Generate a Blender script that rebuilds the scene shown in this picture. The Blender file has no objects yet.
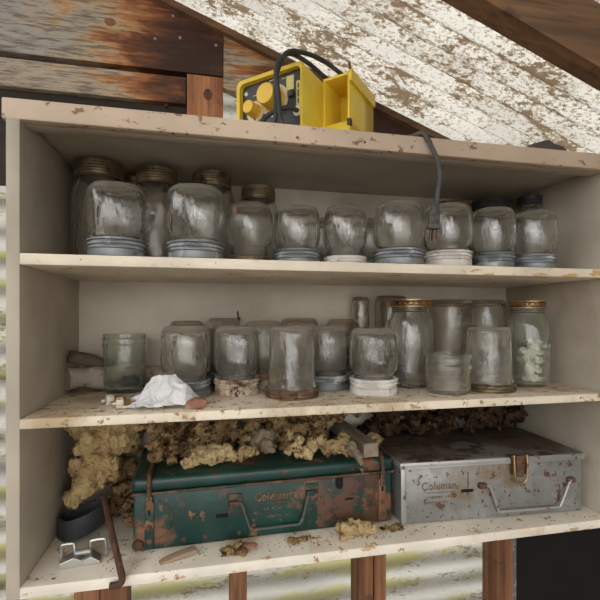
import bpy, bmesh, math, random
from mathutils import Vector, Matrix, noise
random.seed(7)
scene = bpy.context.scene
COL = scene.collection
PI = math.pi
EZ = 1.30                                   # eye height of the photographer above the shed floor
TH = math.radians(12.15); SN, CS = math.sin(TH), math.cos(TH)

# ------------------------------------------------------------------ measuring helpers (photo pixel + real depth -> metres)
def PX(px, Y):
    u = (px - 300) / 433; return (SN + u * CS) / (CS - u * SN) * Y
def PZ(px, py, Y):
    u = (px - 300) / 433; return EZ + (317 - py) * (Y / (CS - u * SN)) / 433
def at(px, py, Y): return Vector((PX(px, Y), Y, PZ(px, py, Y)))

# ------------------------------------------------------------------ materials
class NT:
    def __init__(self, name):
        self.m = bpy.data.materials.new(name); self.m.use_nodes = True
        self.t = self.m.node_tree; self.t.nodes.clear()
        self.out = self.t.nodes.new('ShaderNodeOutputMaterial')
        self.tc = self.t.nodes.new('ShaderNodeTexCoord')
        self.oi = self.t.nodes.new('ShaderNodeObjectInfo')
    def n(self, typ, ins=None, **kw):
        nd = self.t.nodes.new(typ)
        for k, v in kw.items(): setattr(nd, k, v)
        for k, v in (ins or {}).items(): self.set(nd.inputs[k], v)
        return nd
    def set(self, sock, v):
        if isinstance(v, bpy.types.NodeSocket): self.t.links.new(v, sock)
        else:
            if hasattr(sock, 'default_value') and isinstance(v, tuple) and len(v) == 3 and sock.type == 'RGBA': v = (*v, 1)
            sock.default_value = v
    def coord(self, scale=(1, 1, 1), loc=(0, 0, 0), rand=True):
        mp = self.n('ShaderNodeMapping', {'Vector': self.tc.outputs['Object'], 'Scale': scale, 'Location': loc})
        if not rand: return mp.outputs[0]
        ad = self.n('ShaderNodeVectorMath', operation='MULTIPLY_ADD')
        self.set(ad.inputs[0], self.oi.outputs['Random']); ad.inputs[1].default_value = (37, 19, 23); self.set(ad.inputs[2], mp.outputs[0])
        return ad.outputs[0]
    def noise(self, scale, detail=4, rough=.55, stretch=(1, 1, 1), loc=(0, 0, 0), dist=0, rand=True):
        return self.n('ShaderNodeTexNoise', {'Vector': self.coord(stretch, loc, rand), 'Scale': scale, 'Detail': detail, 'Roughness': rough, 'Distortion': dist}).outputs['Fac']
    def step(self, v, lo, hi):
        return self.n('ShaderNodeMapRange', {'Value': v, 'From Min': lo, 'From Max': hi}, interpolation_type='SMOOTHSTEP').outputs[0]
    def math(self, op, a, b=0.0):
        nd = self.n('ShaderNodeMath', operation=op); self.set(nd.inputs[0], a); self.set(nd.inputs[1], b); return nd.outputs[0]
    def mix(self, f, a, b):
        nd = self.n('ShaderNodeMix', data_type='RGBA'); self.set(nd.inputs[0], f); self.set(nd.inputs[6], a); self.set(nd.inputs[7], b); return nd.outputs[2]
    def bump(self, h, dist, strength=1.0):
        return self.n('ShaderNodeBump', {'Height': h, 'Distance': dist, 'Strength': strength}).outputs[0]
    def bsdf(self, **k):
        return self.n('ShaderNodeBsdfPrincipled', {kk.replace('_', ' '): v for kk, v in k.items()})
    def done(self, sh):
        self.t.links.new(sh if isinstance(sh, bpy.types.NodeSocket) else sh.outputs[0], self.out.inputs[0]); return self.m
    def xyz(self):
        return self.n('ShaderNodeSeparateXYZ', {'Vector': self.tc.outputs['Object']}).outputs

def worn(name, base, layers=(), rough=.6, metal=0.0, bumpd=.0006, bscale=60, rand=True, spec=.4):
    """base colour with layers of wear: (colour, scale, lo, hi, stretch, detail)"""
    t = NT(name); c = base; r = rough
    var = t.noise(9, 3, rand=rand)
    c = t.mix(t.step(var, .3, .75), tuple(x * .86 for x in base), tuple(min(1, x * 1.08) for x in base))
    for i, L in enumerate(layers):
        col, sc, lo, hi = L[:4]; st = L[4] if len(L) > 4 else (1, 1, 1); de = L[5] if len(L) > 5 else 6
        c = t.mix(t.step(t.noise(sc, de, .62, st, (i * 3.7, i * 1.9, i * 5.1), rand=rand), lo, hi), c, col)
    b = t.bsdf(Base_Color=c, Roughness=rough, Metallic=metal, Normal=t.bump(t.noise(bscale, 6, .6, rand=rand), bumpd))
    b.inputs['Specular IOR Level'].default_value = spec
    return t.done(b)

def glass(name, tint, dust, dustcol, rough=.04, bumps=.0022, bscale=42):
    t = NT(name)
    nrm = t.bump(t.math('ADD', t.noise(bscale, 3, .5, (1, 1, .4)), t.math('MULTIPLY', t.noise(125, 2, .5, (1, 1, .3), (2, 2, 2)), .55)), bumps)
    g = t.bsdf(Base_Color=tint, Roughness=rough, IOR=1.45, Transmission_Weight=1.0, Normal=nrm)
    d1 = t.step(t.noise(24, 6, .65, (1, 1, .5), (3, 1, 2)), .35, .75)
    d2 = t.step(t.noise(160, 3, .6, (1, 1, 1), (1, 7, 2)), .62, .72)
    f = t.math('ADD', t.math('MULTIPLY', d1, dust), t.math('MULTIPLY', d2, dust * .5))
    f = t.math('ADD', f, dust * .35)
    nz = t.n('ShaderNodeSeparateXYZ', {'Vector': t.n('ShaderNodeNewGeometry').outputs['Normal']}).outputs[2]
    f = t.math('ADD', f, t.math('MULTIPLY', t.step(nz, .25, .95), min(.4, .16 + dust * 1.5)))
    df = t.n('ShaderNodeBsdfDiffuse', {'Color': dustcol}); tr = t.n('ShaderNodeBsdfTranslucent', {'Color': dustcol})
    dm = t.n('ShaderNodeMixShader', {0: .5, 1: df.outputs[0], 2: tr.outputs[0]})
    return t.done(t.n('ShaderNodeMixShader', {0: f, 1: g.outputs[0], 2: dm.outputs[0]}))

def wood(name, dark, light, axis=0, sc=9, extra=(), rough=.75):
    t = NT(name); st = [1, 1, 1]; st[axis] = .06; st = tuple(s * sc for s in st)
    g1 = t.noise(4, 8, .62, st, dist=.6); g2 = t.noise(16, 4, .6, st, (4, 2, 1))
    c = t.mix(t.step(g1, .28, .72), dark, light)
    c = t.mix(t.math('MULTIPLY', t.step(g2, .5, .72), .55), c, tuple(x * .35 for x in dark))
    for col, s, lo, hi in extra: c = t.mix(t.step(t.noise(s, 5, .6, (1, 1, 1), (9, s, 3)), lo, hi), c, col)
    return t.done(t.bsdf(Base_Color=c, Roughness=rough, Normal=t.bump(g1, .002)))

MT = {}
TAN = (.50, .33, .16); DIRT = (.13, .075, .035); RUST = (.17, .075, .038); DRUST = (.065, .033, .021)
MT['cream_edge'] = worn('cream_paint', (.84, .74, .60), [((.62, .42, .18), 14, .605, .62, (1, 1, 2)), ((.62, .52, .39), 34, .6, .66), (DIRT, 85, .68, .71)], .45, bumpd=.0006)
MT['cream_top'] = worn('cream_paint_chipped', (.66, .52, .40), [((.42, .27, .14), 24, .64, .67, (1, 1, 2)), ((.26, .14, .07), 55, .60, .65, (.8, 1, 1.4)), ((.09, .05, .03), 60, .66, .70)], .55)
MT['cream_dirty'] = worn('dirty_cream_paint', (.82, .73, .59), [((.50, .38, .24), 7, .47, .66), ((.50, .33, .16), 20, .62, .635, (1, 1, 2)), ((.34, .2, .1), 44, .57, .64), ((.12, .07, .04), 95, .66, .70)], .6)
MT['cream_rusty'] = worn('rust_stained_cream_paint', (.86, .79, .68), [((.55, .34, .17), 8, .54, .72), ((.55, .38, .19), 22, .62, .635, (1, 1, 2)), ((.32, .15, .06), 34, .62, .68), ((.1, .055, .03), 90, .66, .70)], .6)
MT['cabinet'] = worn('beige_cabinet_paint', (.50, .445, .36), [((.38, .32, .25), 5, .5, .75), ((.1, .07, .05), 60, .74, .76)], .6, bumpd=.0002, bscale=30)
MT['zinc'] = worn('zinc_lid_metal', (.27, .29, .30), [((.56, .57, .57), 30, .52, .66), ((.17, .19, .21), 45, .58, .66)], .5, .55, .0004, 120)
MT['white_zinc'] = worn('white_oxidised_zinc', (.66, .62, .58), [((.78, .75, .72), 30, .45, .6), ((.40, .38, .36), 50, .6, .68)], .65, .15, .0004, 120)
MT['dark_zinc'] = worn('dark_zinc', (.20, .22, .23), [((.38, .39, .38), 35, .5, .64), ((.1, .11, .12), 40, .58, .66)], .5, .5, .0004, 120)
MT['bronze'] = worn('tarnished_brass_lid', (.25, .19, .115), [((.40, .32, .20), 30, .5, .66), ((.10, .06, .035), 40, .55, .64)], .42, .75, .0004, 120)
MT['rusty_lid'] = worn('rusted_steel_lid', (.22, .13, .085), [((.36, .26, .18), 40, .54, .64), ((.07, .035, .02), 55, .54, .62)], .75, .25, .0009, 140)
MT['rusty_white'] = worn('rust_flecked_white_lid', (.58, .50, .41), [((.33, .19, .1), 40, .50, .58), ((.10, .05, .03), 60, .58, .63)], .7, .2, .0007, 140)
MT['brown_lid'] = worn('brown_rusted_lid', (.20, .115, .05), [((.38, .25, .12), 40, .54, .64), ((.06, .03, .015), 55, .54, .62)], .5, .55, .0006, 140)
MT['black_lid'] = worn('blackened_lid', (.035, .035, .035), [((.09, .085, .08), 40, .5, .66)], .5, .3, .0004, 120)
MT['print_band'] = worn('brass_and_brown_printed_lid', (.16, .055, .025), [((.33, .19, .07), 50, .55, .62)], .4, .4)
MT['gold'] = worn('gold_lid_trim', (.60, .45, .22), [((.25, .14, .06), 60, .56, .62)], .38, .7)
MT['glass_clear'] = glass('clear_dusty_glass', (.995, .995, .985), .055, (.90, .85, .75))
MT['glass_dusty'] = glass('very_dusty_glass', (.98, .98, .96), .15, (.84, .79, .69), .07)
MT['glass_dull'] = glass('dull_dusty_glass', (.97, .96, .93), .075, (.70, .63, .53), .06)
MT['glass_green'] = glass('greenish_glass', (.95, .98, .95), .10, (.74, .76, .66), .05)
MT['glass_stained'] = glass('brown_stained_glass', (.94, .91, .86), .09, (.52, .44, .34), .06)
MT['green'] = worn('chipped_green_enamel', (.003, .034, .027), [((.006, .056, .044), 10, .5, .7), (RUST, 10, .555, .62), ((.21, .10, .05), 26, .60, .64), (DRUST, 44, .60, .65), ((.30, .25, .19), 110, .70, .72)], .40, .0, .0006, 90, spec=.5)
MT['green_rusty'] = worn('rust_eaten_green_enamel', (.10, .050, .030), [((.004, .040, .031), 13, .52, .60), ((.19, .088, .045), 22, .54, .62), ((.045, .028, .02), 40, .54, .62), ((.004, .043, .033), 50, .62, .66)], .5, 0, .0008, 90)
MT['rust'] = worn('rusted_steel', (.105, .055, .036), [((.17, .085, .05), 40, .5, .62), ((.05, .03, .022), 60, .55, .64)], .8, .2, .0009, 150)
MT['handle_green'] = worn('worn_green_grey_wire', (.075, .095, .08), [((.16, .085, .05), 40, .5, .6), ((.2, .2, .17), 60, .58, .66)], .55, .2)
MT['grey'] = worn('weathered_grey_metal', (.25, .25, .24), [((.34, .34, .325), 8, .5, .7), ((.22, .165, .11), 9, .54, .66), ((.14, .075, .045), 34, .60, .65), ((.08, .045, .03), 90, .59, .64)], .45, .35, .0005, 90)
MT['grey_top'] = worn('dirt_covered_grey_lid', (.17, .16, .145), [((.095, .062, .042), 7, .40, .56), ((.05, .032, .023), 22, .50, .58), ((.04, .03, .02), 90, .6, .66)], .75, .1, .0012, 70)
MT['grey_rim'] = worn('bare_grey_rim', (.40, .40, .385), [((.2, .1, .05), 40, .6, .66), ((.12, .14, .13), 60, .62, .68)], .4, .5)
MT['black'] = worn('black_void', (.006, .006, .006), rough=.9)  # near-black colour stands in for the unlit inside of slots and holes
MT['steel'] = worn('dull_steel', (.46, .45, .42), [((.30, .27, .22), 30, .52, .66), ((.16, .11, .08), 70, .64, .68)], .38, .75)
MT['rubber'] = worn('black_strap', (.028, .031, .034), [((.07, .07, .068), 50, .55, .7), ((.2, .19, .17), 180, .7, .73)], .65, bumpd=.0003, bscale=300)
MT['cord'] = worn('dark_grey_cord', (.040, .043, .045), [((.10, .095, .085), 60, .52, .68)], .6)
MT['cord_dusty'] = worn('dusty_cord', (.10, .095, .088), [((.05, .048, .045), 50, .5, .62)], .75)
MT['yellow'] = worn('yellow_plastic', (.86, .63, .055), [((.62, .40, .05), 10, .55, .75), ((.35, .22, .06), 110, .70, .73)], .42, bumpd=.0002, spec=.5)
MT['orange_knob'] = worn('orange_yellow_knob', (.88, .56, .05), [((.7, .38, .05), 12, .6, .75)], .4, bumpd=.0001)
MT['panel'] = worn('dark_grey_control_panel', (.045, .05, .055), [((.12, .11, .1), 90, .66, .72)], .5)
MT['dial'] = worn('cream_dial', (.72, .62, .38), [((.45, .37, .2), 60, .56, .66)], .5)
MT['label_yellow'] = worn('faded_yellow_label', (.66, .57, .2), [((.3, .26, .1), 120, .62, .68)], .5)
MT['red'] = worn('red_plastic', (.55, .03, .03), rough=.4)
MT['paper'] = worn('white_torn_paper', (.82, .82, .84), rough=.8, bumpd=.0003, bscale=40)
MT['shard'] = worn('reddish_brown_clay', (.30, .145, .10), [((.4, .22, .16), 60, .5, .64)], .85)
MT['ceramic'] = worn('ivory_ceramic', (.72, .66, .52), [((.3, .22, .14), 60, .6, .68)], .4)
MT['brass'] = worn('tarnished_brass', (.34, .24, .11), [((.12, .07, .03), 60, .56, .64)], .4, .8)
MT['bone'] = worn('weathered_grey_brown_hide', (.34, .285, .225), [((.44, .38, .31), 20, .5, .66), ((.10, .07, .05), 70, .58, .66)], .85, 0, .002, 60)
MT['dark_hide'] = worn('dark_weathered_hide', (.10, .075, .058), [((.05, .035, .028), 30, .5, .64)], .85, 0, .002, 60)
MT['chip'] = worn('weathered_wood_chip', (.38, .28, .19), [((.2, .13, .08), 30, .5, .6, (.2, 1, 1))], .85, 0, .001)
MT['crumb'] = worn('brown_grit', (.36, .23, .12), [((.50, .38, .22), 40, .52, .6), ((.10, .06, .03), 55, .58, .64)], .9)
MT['stick'] = wood('grey_weathered_stick', (.20, .15, .115), (.40, .33, .26), 1, 8)
MT['cloth'] = worn('dark_purple_grey_cloth', (.085, .065, .07), [((.25, .2, .17), 14, .6, .7)], .9)
MT['pebble'] = worn('blue_black_lump', (.03, .035, .042), rough=.6, bumpd=.002)
MT['crust'] = worn('white_crumbly_foam', (.82, .80, .68), [((.5, .46, .32), 90, .56, .66)], .9, 0, .002, 120)
MT['emboss'] = worn('worn_raised_lettering', (.16, .085, .042), [((.24, .15, .085), 90, .5, .62), ((.03, .06, .045), 110, .6, .64)], .6)
MT['emboss_grey'] = worn('faded_raised_lettering', (.15, .10, .065), [((.24, .21, .18), 80, .55, .62)], .6)
MT['floor'] = worn('packed_earth', (.24, .19, .14), [((.14, .1, .07), 3, .45, .65), ((.36, .3, .24), 20, .6, .7)], .95, 0, .01, 20, rand=False)

def fluff_mat(name, a, b, c, brown):
    t = NT(name)
    n1 = t.noise(22, 6, .65); n2 = t.noise(55, 6, .65, (1, 1, 1), (4, 3, 8)); n3 = t.noise(180, 3, .6, (1, 1, 1), (8, 1, 3))
    col = t.mix(t.step(n1, .35, .65), a, b)
    col = t.mix(t.step(n2, brown, brown + .09), col, c)
    col = t.mix(t.step(n3, .68, .72), col, (.05, .03, .02))
    df = t.n('ShaderNodeBsdfDiffuse', {'Color': col, 'Normal': t.bump(t.noise(260, 5, .7), .003)})
    tr = t.n('ShaderNodeBsdfTranslucent', {'Color': col})
    return t.done(t.n('ShaderNodeMixShader', {0: .25, 1: df.outputs[0], 2: tr.outputs[0]}))
MT['wool_yellow'] = fluff_mat('yellow_glass_wool', (.70, .53, .28), (.55, .39, .19), (.30, .18, .08), .57)
MT['wool_pale'] = fluff_mat('pale_yellow_glass_wool', (.82, .66, .38), (.58, .42, .21), (.26, .15, .07), .53)
MT['wool_brown'] = fluff_mat('brown_dirty_glass_wool', (.50, .35, .18), (.30, .19, .09), (.09, .05, .025), .50)
MT['wool_dirt'] = fluff_mat('dark_debris', (.13, .08, .045), (.07, .042, .026), (.03, .018, .012), .48)
MT['wool_grey'] = fluff_mat('grey_dirty_wool', (.42, .35, .25), (.30, .24, .17), (.16, .1, .05), .60)

# translucent corrugated sheets, dirt lying in the valleys
def sheet_mat(name, along, base, dirt, dirt2, lo, pitch, phase, moss=None, transp=.0):
    t = NT(name)
    st = {'x': (.45, 1, 1), 'z': (.35, 1, 1)}[along]
    x = t.xyz()
    ax = x[1] if along == 'x' else x[2]
    band = t.math('SINE', t.math('ADD', t.math('MULTIPLY', ax, 2 * PI / pitch), phase))
    b = t.math('MULTIPLY', band, .07)
    clump = t.math('ADD', t.noise(15, 5, .6, st, (3, 9, 2), rand=False), b)
    fine = t.noise(110, 6, .75, st, rand=False); finer = t.noise(230, 4, .7, st, (5, 2, 1), rand=False)
    n1 = t.math('ADD', t.math('MULTIPLY', clump, .42), t.math('MULTIPLY', fine, .58))
    n2 = t.math('ADD', t.math('MULTIPLY', clump, .25), t.math('MULTIPLY', finer, .75))
    c = t.mix(t.step(t.noise(7, 5, .6, st, (8, 8, 1), rand=False), .4, .7), base, tuple(q * .78 for q in base))
    c = t.mix(t.step(n2, lo + .03, lo + .10), c, dirt2)
    c = t.mix(t.step(n1, lo + .045, lo + .085), c, dirt)
    if moss: c = t.mix(t.step(t.math('ADD', t.noise(14, 6, .6, st, (2, 2, 8), rand=False), t.math('MULTIPLY', b, 1.5)), .52, .70), c, moss)
    tr = t.n('ShaderNodeBsdfTranslucent', {'Color': c}); df = t.n('ShaderNodeBsdfDiffuse', {'Color': c})
    return t.done(t.n('ShaderNodeMixShader', {0: .22, 1: tr.outputs[0], 2: df.outputs[0]}))
MT['roof'] = sheet_mat('dirty_translucent_roof_sheet', 'x', (.118, .115, .105), (.032, .023, .014), (.064, .052, .037), .455, .052, 1.2)
MT['wallsheet'] = sheet_mat('mossy_translucent_wall_sheet', 'z', (.088, .086, .078), (.040, .035, .022), (.064, .059, .046), .50, .068, .6, (.072, .068, .034))

def plank_mat(name, x0, x1, grey=(.40, .37, .34), sgn=1):
    """weathered grey board that turns tan, orange and charred brown along its length"""
    t = NT(name)
    st = (.9, 9, 9)
    g = t.noise(6, 9, .66, st, dist=.5); g2 = t.noise(22, 5, .6, st, (3, 1, 1)); big = t.noise(5.5, 4, .6, (1, 1, 2.6), (2, 5, 1), dist=.8)
    x = t.xyz()[0]
    pos = t.n('ShaderNodeMapRange', {'Value': x, 'From Min': x0, 'From Max': x1}).outputs[0]
    v = t.math('ADD', pos, t.math('MULTIPLY', t.math('SUBTRACT', big, .5), 1.35))
    v = t.math('ADD', v, t.math('MULTIPLY', t.math('SUBTRACT', g, .5), .9))
    r = t.n('ShaderNodeValToRGB', {0: v}); e = r.color_ramp.elements
    e[0].position = .0; e[0].color = (*grey, 1); e[1].position = 1.0; e[1].color = (.045, .016, .009, 1)
    for p, c in ((.30, (.48, .40, .31)), (.44, (.56, .36, .19)), (.57, (.47, .19, .07)), (.69, (.24, .08, .03)), (.86, (.09, .03, .015))):
        k = e.new(p); k.color = (*c, 1)
    c = t.mix(t.math('MULTIPLY', t.step(g2, .47, .62), .6), r.outputs[0], (.06, .035, .024))
    g3 = t.noise(60, 5, .65, st, (7, 1, 3)); c = t.mix(t.math('MULTIPLY', t.step(g3, .52, .62), .35), c, (.05, .03, .02))
    c = t.mix(t.math('MULTIPLY', t.step(g, .28, .42), -1.0), c, c) if False else c
    return t.done(t.bsdf(Base_Color=c, Roughness=.75, Normal=t.bump(g, .0025)))
MT['plank'] = plank_mat('burnt_weathered_plank', -.40, -.06)
MT['plank_low'] = plank_mat('burnt_weathered_board', -.42, .04, (.44, .36, .28))
MT['plank_rake'] = plank_mat('reddish_rake_board', -.16, .42, (.50, .36, .24))
MT['block'] = wood('reddish_wood', (.20, .065, .03), (.58, .27, .13), 2, 7, [((.07, .028, .016), 12, .58, .72)])
MT['stud'] = wood('brown_stud_wood', (.12, .045, .02), (.34, .155, .07), 2, 7, [((.05, .022, .012), 8, .58, .7)])
MT['rafter'] = wood('brown_rafter_wood', (.12, .065, .035), (.27, .15, .08), 0, 7, [((.07, .04, .03), 9, .6, .7)])
MT['oldwood'] = wood('old_brown_cladding', (.10, .07, .05), (.26, .19, .13), 2, 4)
MT['gap_wood'] = wood('gap_dark_wood', (.012, .008, .007), (.045, .025, .016), 0, 8)  # near-black, the shade in the gaps between boards put into the colour

# ------------------------------------------------------------------ mesh helpers
def link(o, parent=None):
    COL.objects.link(o)
    if parent is not None: o.parent = parent
    return o
def tag(o, label, cat, group=None, kind=None):
    o['label'] = label
    if cat: o['category'] = cat
    if group: o['group'] = group
    if kind: o['kind'] = kind
    return o
def empty(name, loc, rz=0, label=None, cat=None, group=None, kind=None):
    o = bpy.data.objects.new(name, None); link(o); o.location = loc; o.rotation_euler = (0, 0, rz); o.empty_display_size = .02
    if label: tag(o, label, cat, group, kind)
    return o
def build(name, bm, mat, parent=None, smooth=True, loc=None, rot=None, angle=40):
    bmesh.ops.recalc_face_normals(bm, faces=bm.faces)
    me = bpy.data.meshes.new(name); bm.to_mesh(me); bm.free()
    if isinstance(mat, str): mat = MT[mat]
    me.materials.append(mat)
    if smooth:
        me.shade_smooth(); me.set_sharp_from_angle(angle=math.radians(angle))
    o = link(bpy.data.objects.new(name, me), parent)
    if loc is not None: o.location = loc
    if rot is not None: o.rotation_euler = rot
    return o
def NB(): return bmesh.new()
def box(bm, x0, x1, y0, y1, z0, z1, bev=0, seg=2, M=None):
    m = Matrix.Translation(((x0 + x1) / 2, (y0 + y1) / 2, (z0 + z1) / 2)) @ Matrix.Diagonal((x1 - x0, y1 - y0, z1 - z0, 1))
    if M: m = M @ m
    r = bmesh.ops.create_cube(bm, size=1, matrix=m)
    if bev:
        es = list({e for v in r['verts'] for e in v.link_edges})
        bmesh.ops.bevel(bm, geom=es, offset=bev, segments=seg, profile=.5, affect='EDGES', clamp_overlap=True)
    return bm
def BX(*a, **k): return box(NB(), *a, **k)
def lathe(bm, prof, n=48, M=None, rf=None, closed=False):
    rings = []
    for (r, z) in prof:
        if r < 1e-6:
            v = bm.verts.new((0, 0, z)); rings.append([v])
        else:
            rings.append([bm.verts.new(((rf(a, z) if rf else 1) * r * math.cos(a), (rf(a, z) if rf else 1) * r * math.sin(a), z)) for a in (2 * PI * i / n for i in range(n))])
    pairs = list(zip(rings, rings[1:])) + ([(rings[-1], rings[0])] if closed else [])
    for A, B in pairs:
        if len(A) == 1 and len(B) == 1: continue
        for i in range(n):
            j = (i + 1) % n
            if len(A) == 1: bm.faces.new((A[0], B[i], B[j]))
            elif len(B) == 1: bm.faces.new((A[i], A[j], B[0]))
            else: bm.faces.new((A[i], A[j], B[j], B[i]))
    if M:
        bmesh.ops.transform(bm, matrix=M, verts=[v for R in rings for v in R])
    return bm
def cyl(bm, p0, p1, r, n=20, bev=0, r1=None):
    p0, p1 = Vector(p0), Vector(p1); d = p1 - p0; L = d.length; r1 = r if r1 is None else r1
    M = Matrix.Translation(p0) @ d.to_track_quat('Z', 'Y').to_matrix().to_4x4()
    pr = [(0, 0), (r - bev, 0), (r, bev), (r1, L - bev), (r1 - bev, L), (0, L)] if bev else [(0, 0), (r, 0), (r1, L), (0, L)]
    return lathe(bm, pr, n, M)
def spline(pts, per=8):
    pts = [Vector(p) for p in pts]; out = []
    for i in range(len(pts) - 1):
        p0 = pts[max(i - 1, 0)]; p1 = pts[i]; p2 = pts[i + 1]; p3 = pts[min(i + 2, len(pts) - 1)]
        for k in range(per):
            t = k / per
            out.append(.5 * ((2 * p1) + (p2 - p0) * t + (2 * p0 - 5 * p1 + 4 * p2 - p3) * t * t + (3 * p1 - p0 - 3 * p2 + p3) * t ** 3))
    out.append(pts[-1]); return out
def tube(bm, pts, r, n=12, smooth=8, rr=None):
    P = spline(pts, smooth) if smooth else [Vector(p) for p in pts]
    up = Vector((0, 0, 1)); prev = None; rings = []
    for i, p in enumerate(P):
        d = (P[min(i + 1, len(P) - 1)] - P[max(i - 1, 0)]).normalized()
        a = prev if prev is not None else (up if abs(d.z) < .9 else Vector((1, 0, 0)))
        x = (a - d * a.dot(d)).normalized(); y = d.cross(x); prev = x
        R = rr(i / (len(P) - 1)) if rr else r
        rings.append([bm.verts.new(p + x * R * math.cos(2 * PI * k / n) + y * R * math.sin(2 * PI * k / n)) for k in range(n)])
    for A, B in zip(rings, rings[1:]):
        for k in range(n): bm.faces.new((A[k], A[(k + 1) % n], B[(k + 1) % n], B[k]))
    bm.faces.new(rings[0]); bm.faces.new(rings[-1]); return bm
def prism(bm, poly, y0, y1, bev=0):
    """polygon in the xz plane extruded along y"""
    A = [bm.verts.new((x, y0, z)) for x, z in poly]; B = [bm.verts.new((x, y1, z)) for x, z in poly]
    bm.faces.new(A); bm.faces.new(B[::-1]); n = len(poly)
    for i in range(n): bm.faces.new((A[i], B[i], B[(i + 1) % n], A[(i + 1) % n]))
    if bev: bmesh.ops.bevel(bm, geom=list(bm.edges), offset=bev, segments=2, profile=.5, affect='EDGES', clamp_overlap=True)
    return bm
def rrect(x0, x1, z0, z1, r, n=6):
    P = []
    for cx, cz, a0 in ((x1 - r, z1 - r, 0), (x0 + r, z1 - r, PI / 2), (x0 + r, z0 + r, PI), (x1 - r, z0 + r, 1.5 * PI)):
        for k in range(n + 1): P.append((cx + r * math.cos(a0 + k * PI / 2 / n), cz + r * math.sin(a0 + k * PI / 2 / n)))
    return P
def text_mesh(body, size, extrude, mat, parent, loc, rot=(PI / 2, 0, 0), sx=1, name='lettering', bev=0, shear=0):
    cu = bpy.data.curves.new(name, 'FONT'); cu.body = body; cu.size = size; cu.extrude = extrude; cu.bevel_depth = bev; cu.bevel_resolution = 1; cu.shear = shear; cu.space_character = 1.1
    cu.resolution_u = 4
    tmp = bpy.data.objects.new('t', cu); COL.objects.link(tmp)
    dg = bpy.context.evaluated_depsgraph_get(); me = bpy.data.meshes.new_from_object(tmp.evaluated_get(dg))
    bpy.data.objects.remove(tmp); bpy.data.curves.remove(cu)
    me.materials.clear(); me.materials.append(MT[mat])
    o = link(bpy.data.objects.new(name, me), parent); o.location = loc; o.rotation_euler = rot; o.scale = (sx, 1, 1)
    return o
_tex = {}
def clouds(size, depth=2):
    if (size, depth) not in _tex:
        t = bpy.data.textures.new('clouds', 'CLOUDS'); t.noise_scale = size; t.noise_depth = depth; _tex[(size, depth)] = t
    return _tex[(size, depth)]
def fluff(name, blobs, mat, label=None, cat=None, group=None, voxel=.0019, d1=.016, d2=.013, d3=.0075, fib=None, parent=None, floor=None, back=None):
    """a torn lump of fibrous wool: merged blobs, remeshed and displaced"""
    c = sum((Vector(b[:3]) for b in blobs), Vector()) / len(blobs)
    bm = NB()
    rb = random.Random(len(name) + len(blobs)); more = []
    for b in blobs:
        for _ in range(11):
            d = Vector((rb.gauss(0, 1), rb.gauss(0, 1), rb.gauss(0, 1))).normalized() * b[3] * rb.uniform(.6, 1.12)
            more.append((b[0] + d.x, b[1] + d.y, b[2] + d.z * .8, b[3] * rb.uniform(.16, .40)))
    blobs = [(*b[:3], b[3] * .74, *b[4:]) for b in blobs] + more
    for b in blobs:
        s = b[4] if len(b) > 4 else (1, 1, 1)
        bmesh.ops.create_icosphere(bm, subdivisions=2 if b[3] > .006 else 1, radius=b[3], matrix=Matrix.Translation(Vector(b[:3]) - c) @ Matrix.Diagonal((*s, 1)))
    me = bpy.data.meshes.new('tmp'); bm.to_mesh(me); bm.free()
    o = bpy.data.objects.new('tmp', me); COL.objects.link(o); o.location = c
    r = o.modifiers.new('r', 'REMESH'); r.mode = 'VOXEL'; r.voxel_size = voxel
    for sz, st, dp in ((.040, d1, 2), (.012, d2, 2), (.0042, d3, 1)):
        if st:
            d = o.modifiers.new('d', 'DISPLACE'); d.texture = clouds(sz, dp); d.texture_coords = 'GLOBAL'; d.strength = st; d.mid_level = .5
    dg = bpy.context.evaluated_depsgraph_get(); m2 = bpy.data.meshes.new_from_object(o.evaluated_get(dg))
    bpy.data.objects.remove(o); m2.name = name
    m2.materials.clear(); m2.materials.append(MT[mat])
    for v in m2.vertices:
        if floor is not None and v.co.z + c.z < floor: v.co.z = floor - c.z + random.uniform(0, .0006)
        if back is not None and v.co.y + c.y > back: v.co.y = back - c.y
    rr = random.Random(len(m2.vertices)); nv = len(m2.vertices)
    fb = bmesh.new(); fb.from_mesh(m2); fvs = list(fb.verts)
    for _ in range(fib if fib is not None else int(nv * .5)):
        v = fvs[rr.randrange(nv)]
        if floor is not None and v.co.z + c.z < floor + .003: continue
        d = (v.normal + Vector((rr.gauss(0, .8), rr.gauss(0, .8), rr.gauss(0, .8)))).normalized()
        sd = d.cross(Vector((rr.gauss(0, 1), rr.gauss(0, 1), rr.gauss(0, 1)))).normalized() * .00022
        L = rr.uniform(.0015, .0065); b = v.co - d * .001; k = Vector((rr.gauss(0, 1), rr.gauss(0, 1), rr.gauss(0, 1))) * L * .22
        p = [b - sd, b + sd, b + d * L * .6 + k + sd * .8, b + d * L * .6 + k - sd * .8, b + d * L + k * 2.2]
        q = [fb.verts.new(x) for x in p]
        fb.faces.new((q[0], q[1], q[2], q[3])); fb.faces.new((q[3], q[2], q[4]))
    fb.to_mesh(m2); fb.free()
    m2.shade_smooth()
    q = link(bpy.data.objects.new(name, m2), parent); q.location = c
    if label: tag(q, label, cat, group)
    return q
def lump(name, loc, size, mat, seed, amp=.25, rot=(0, 0, 0), sub=3, parent=None):
    bm = NB(); bmesh.ops.create_icosphere(bm, subdivisions=sub, radius=1)
    for v in bm.verts:
        n = noise.noise(v.co * 1.3 + Vector((seed, 0, 0))); v.co *= 1 + amp * n
        v.co = Vector((v.co.x * size[0], v.co.y * size[1], v.co.z * size[2]))
    return build(name, bm, mat, parent, loc=loc, rot=rot)

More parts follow.
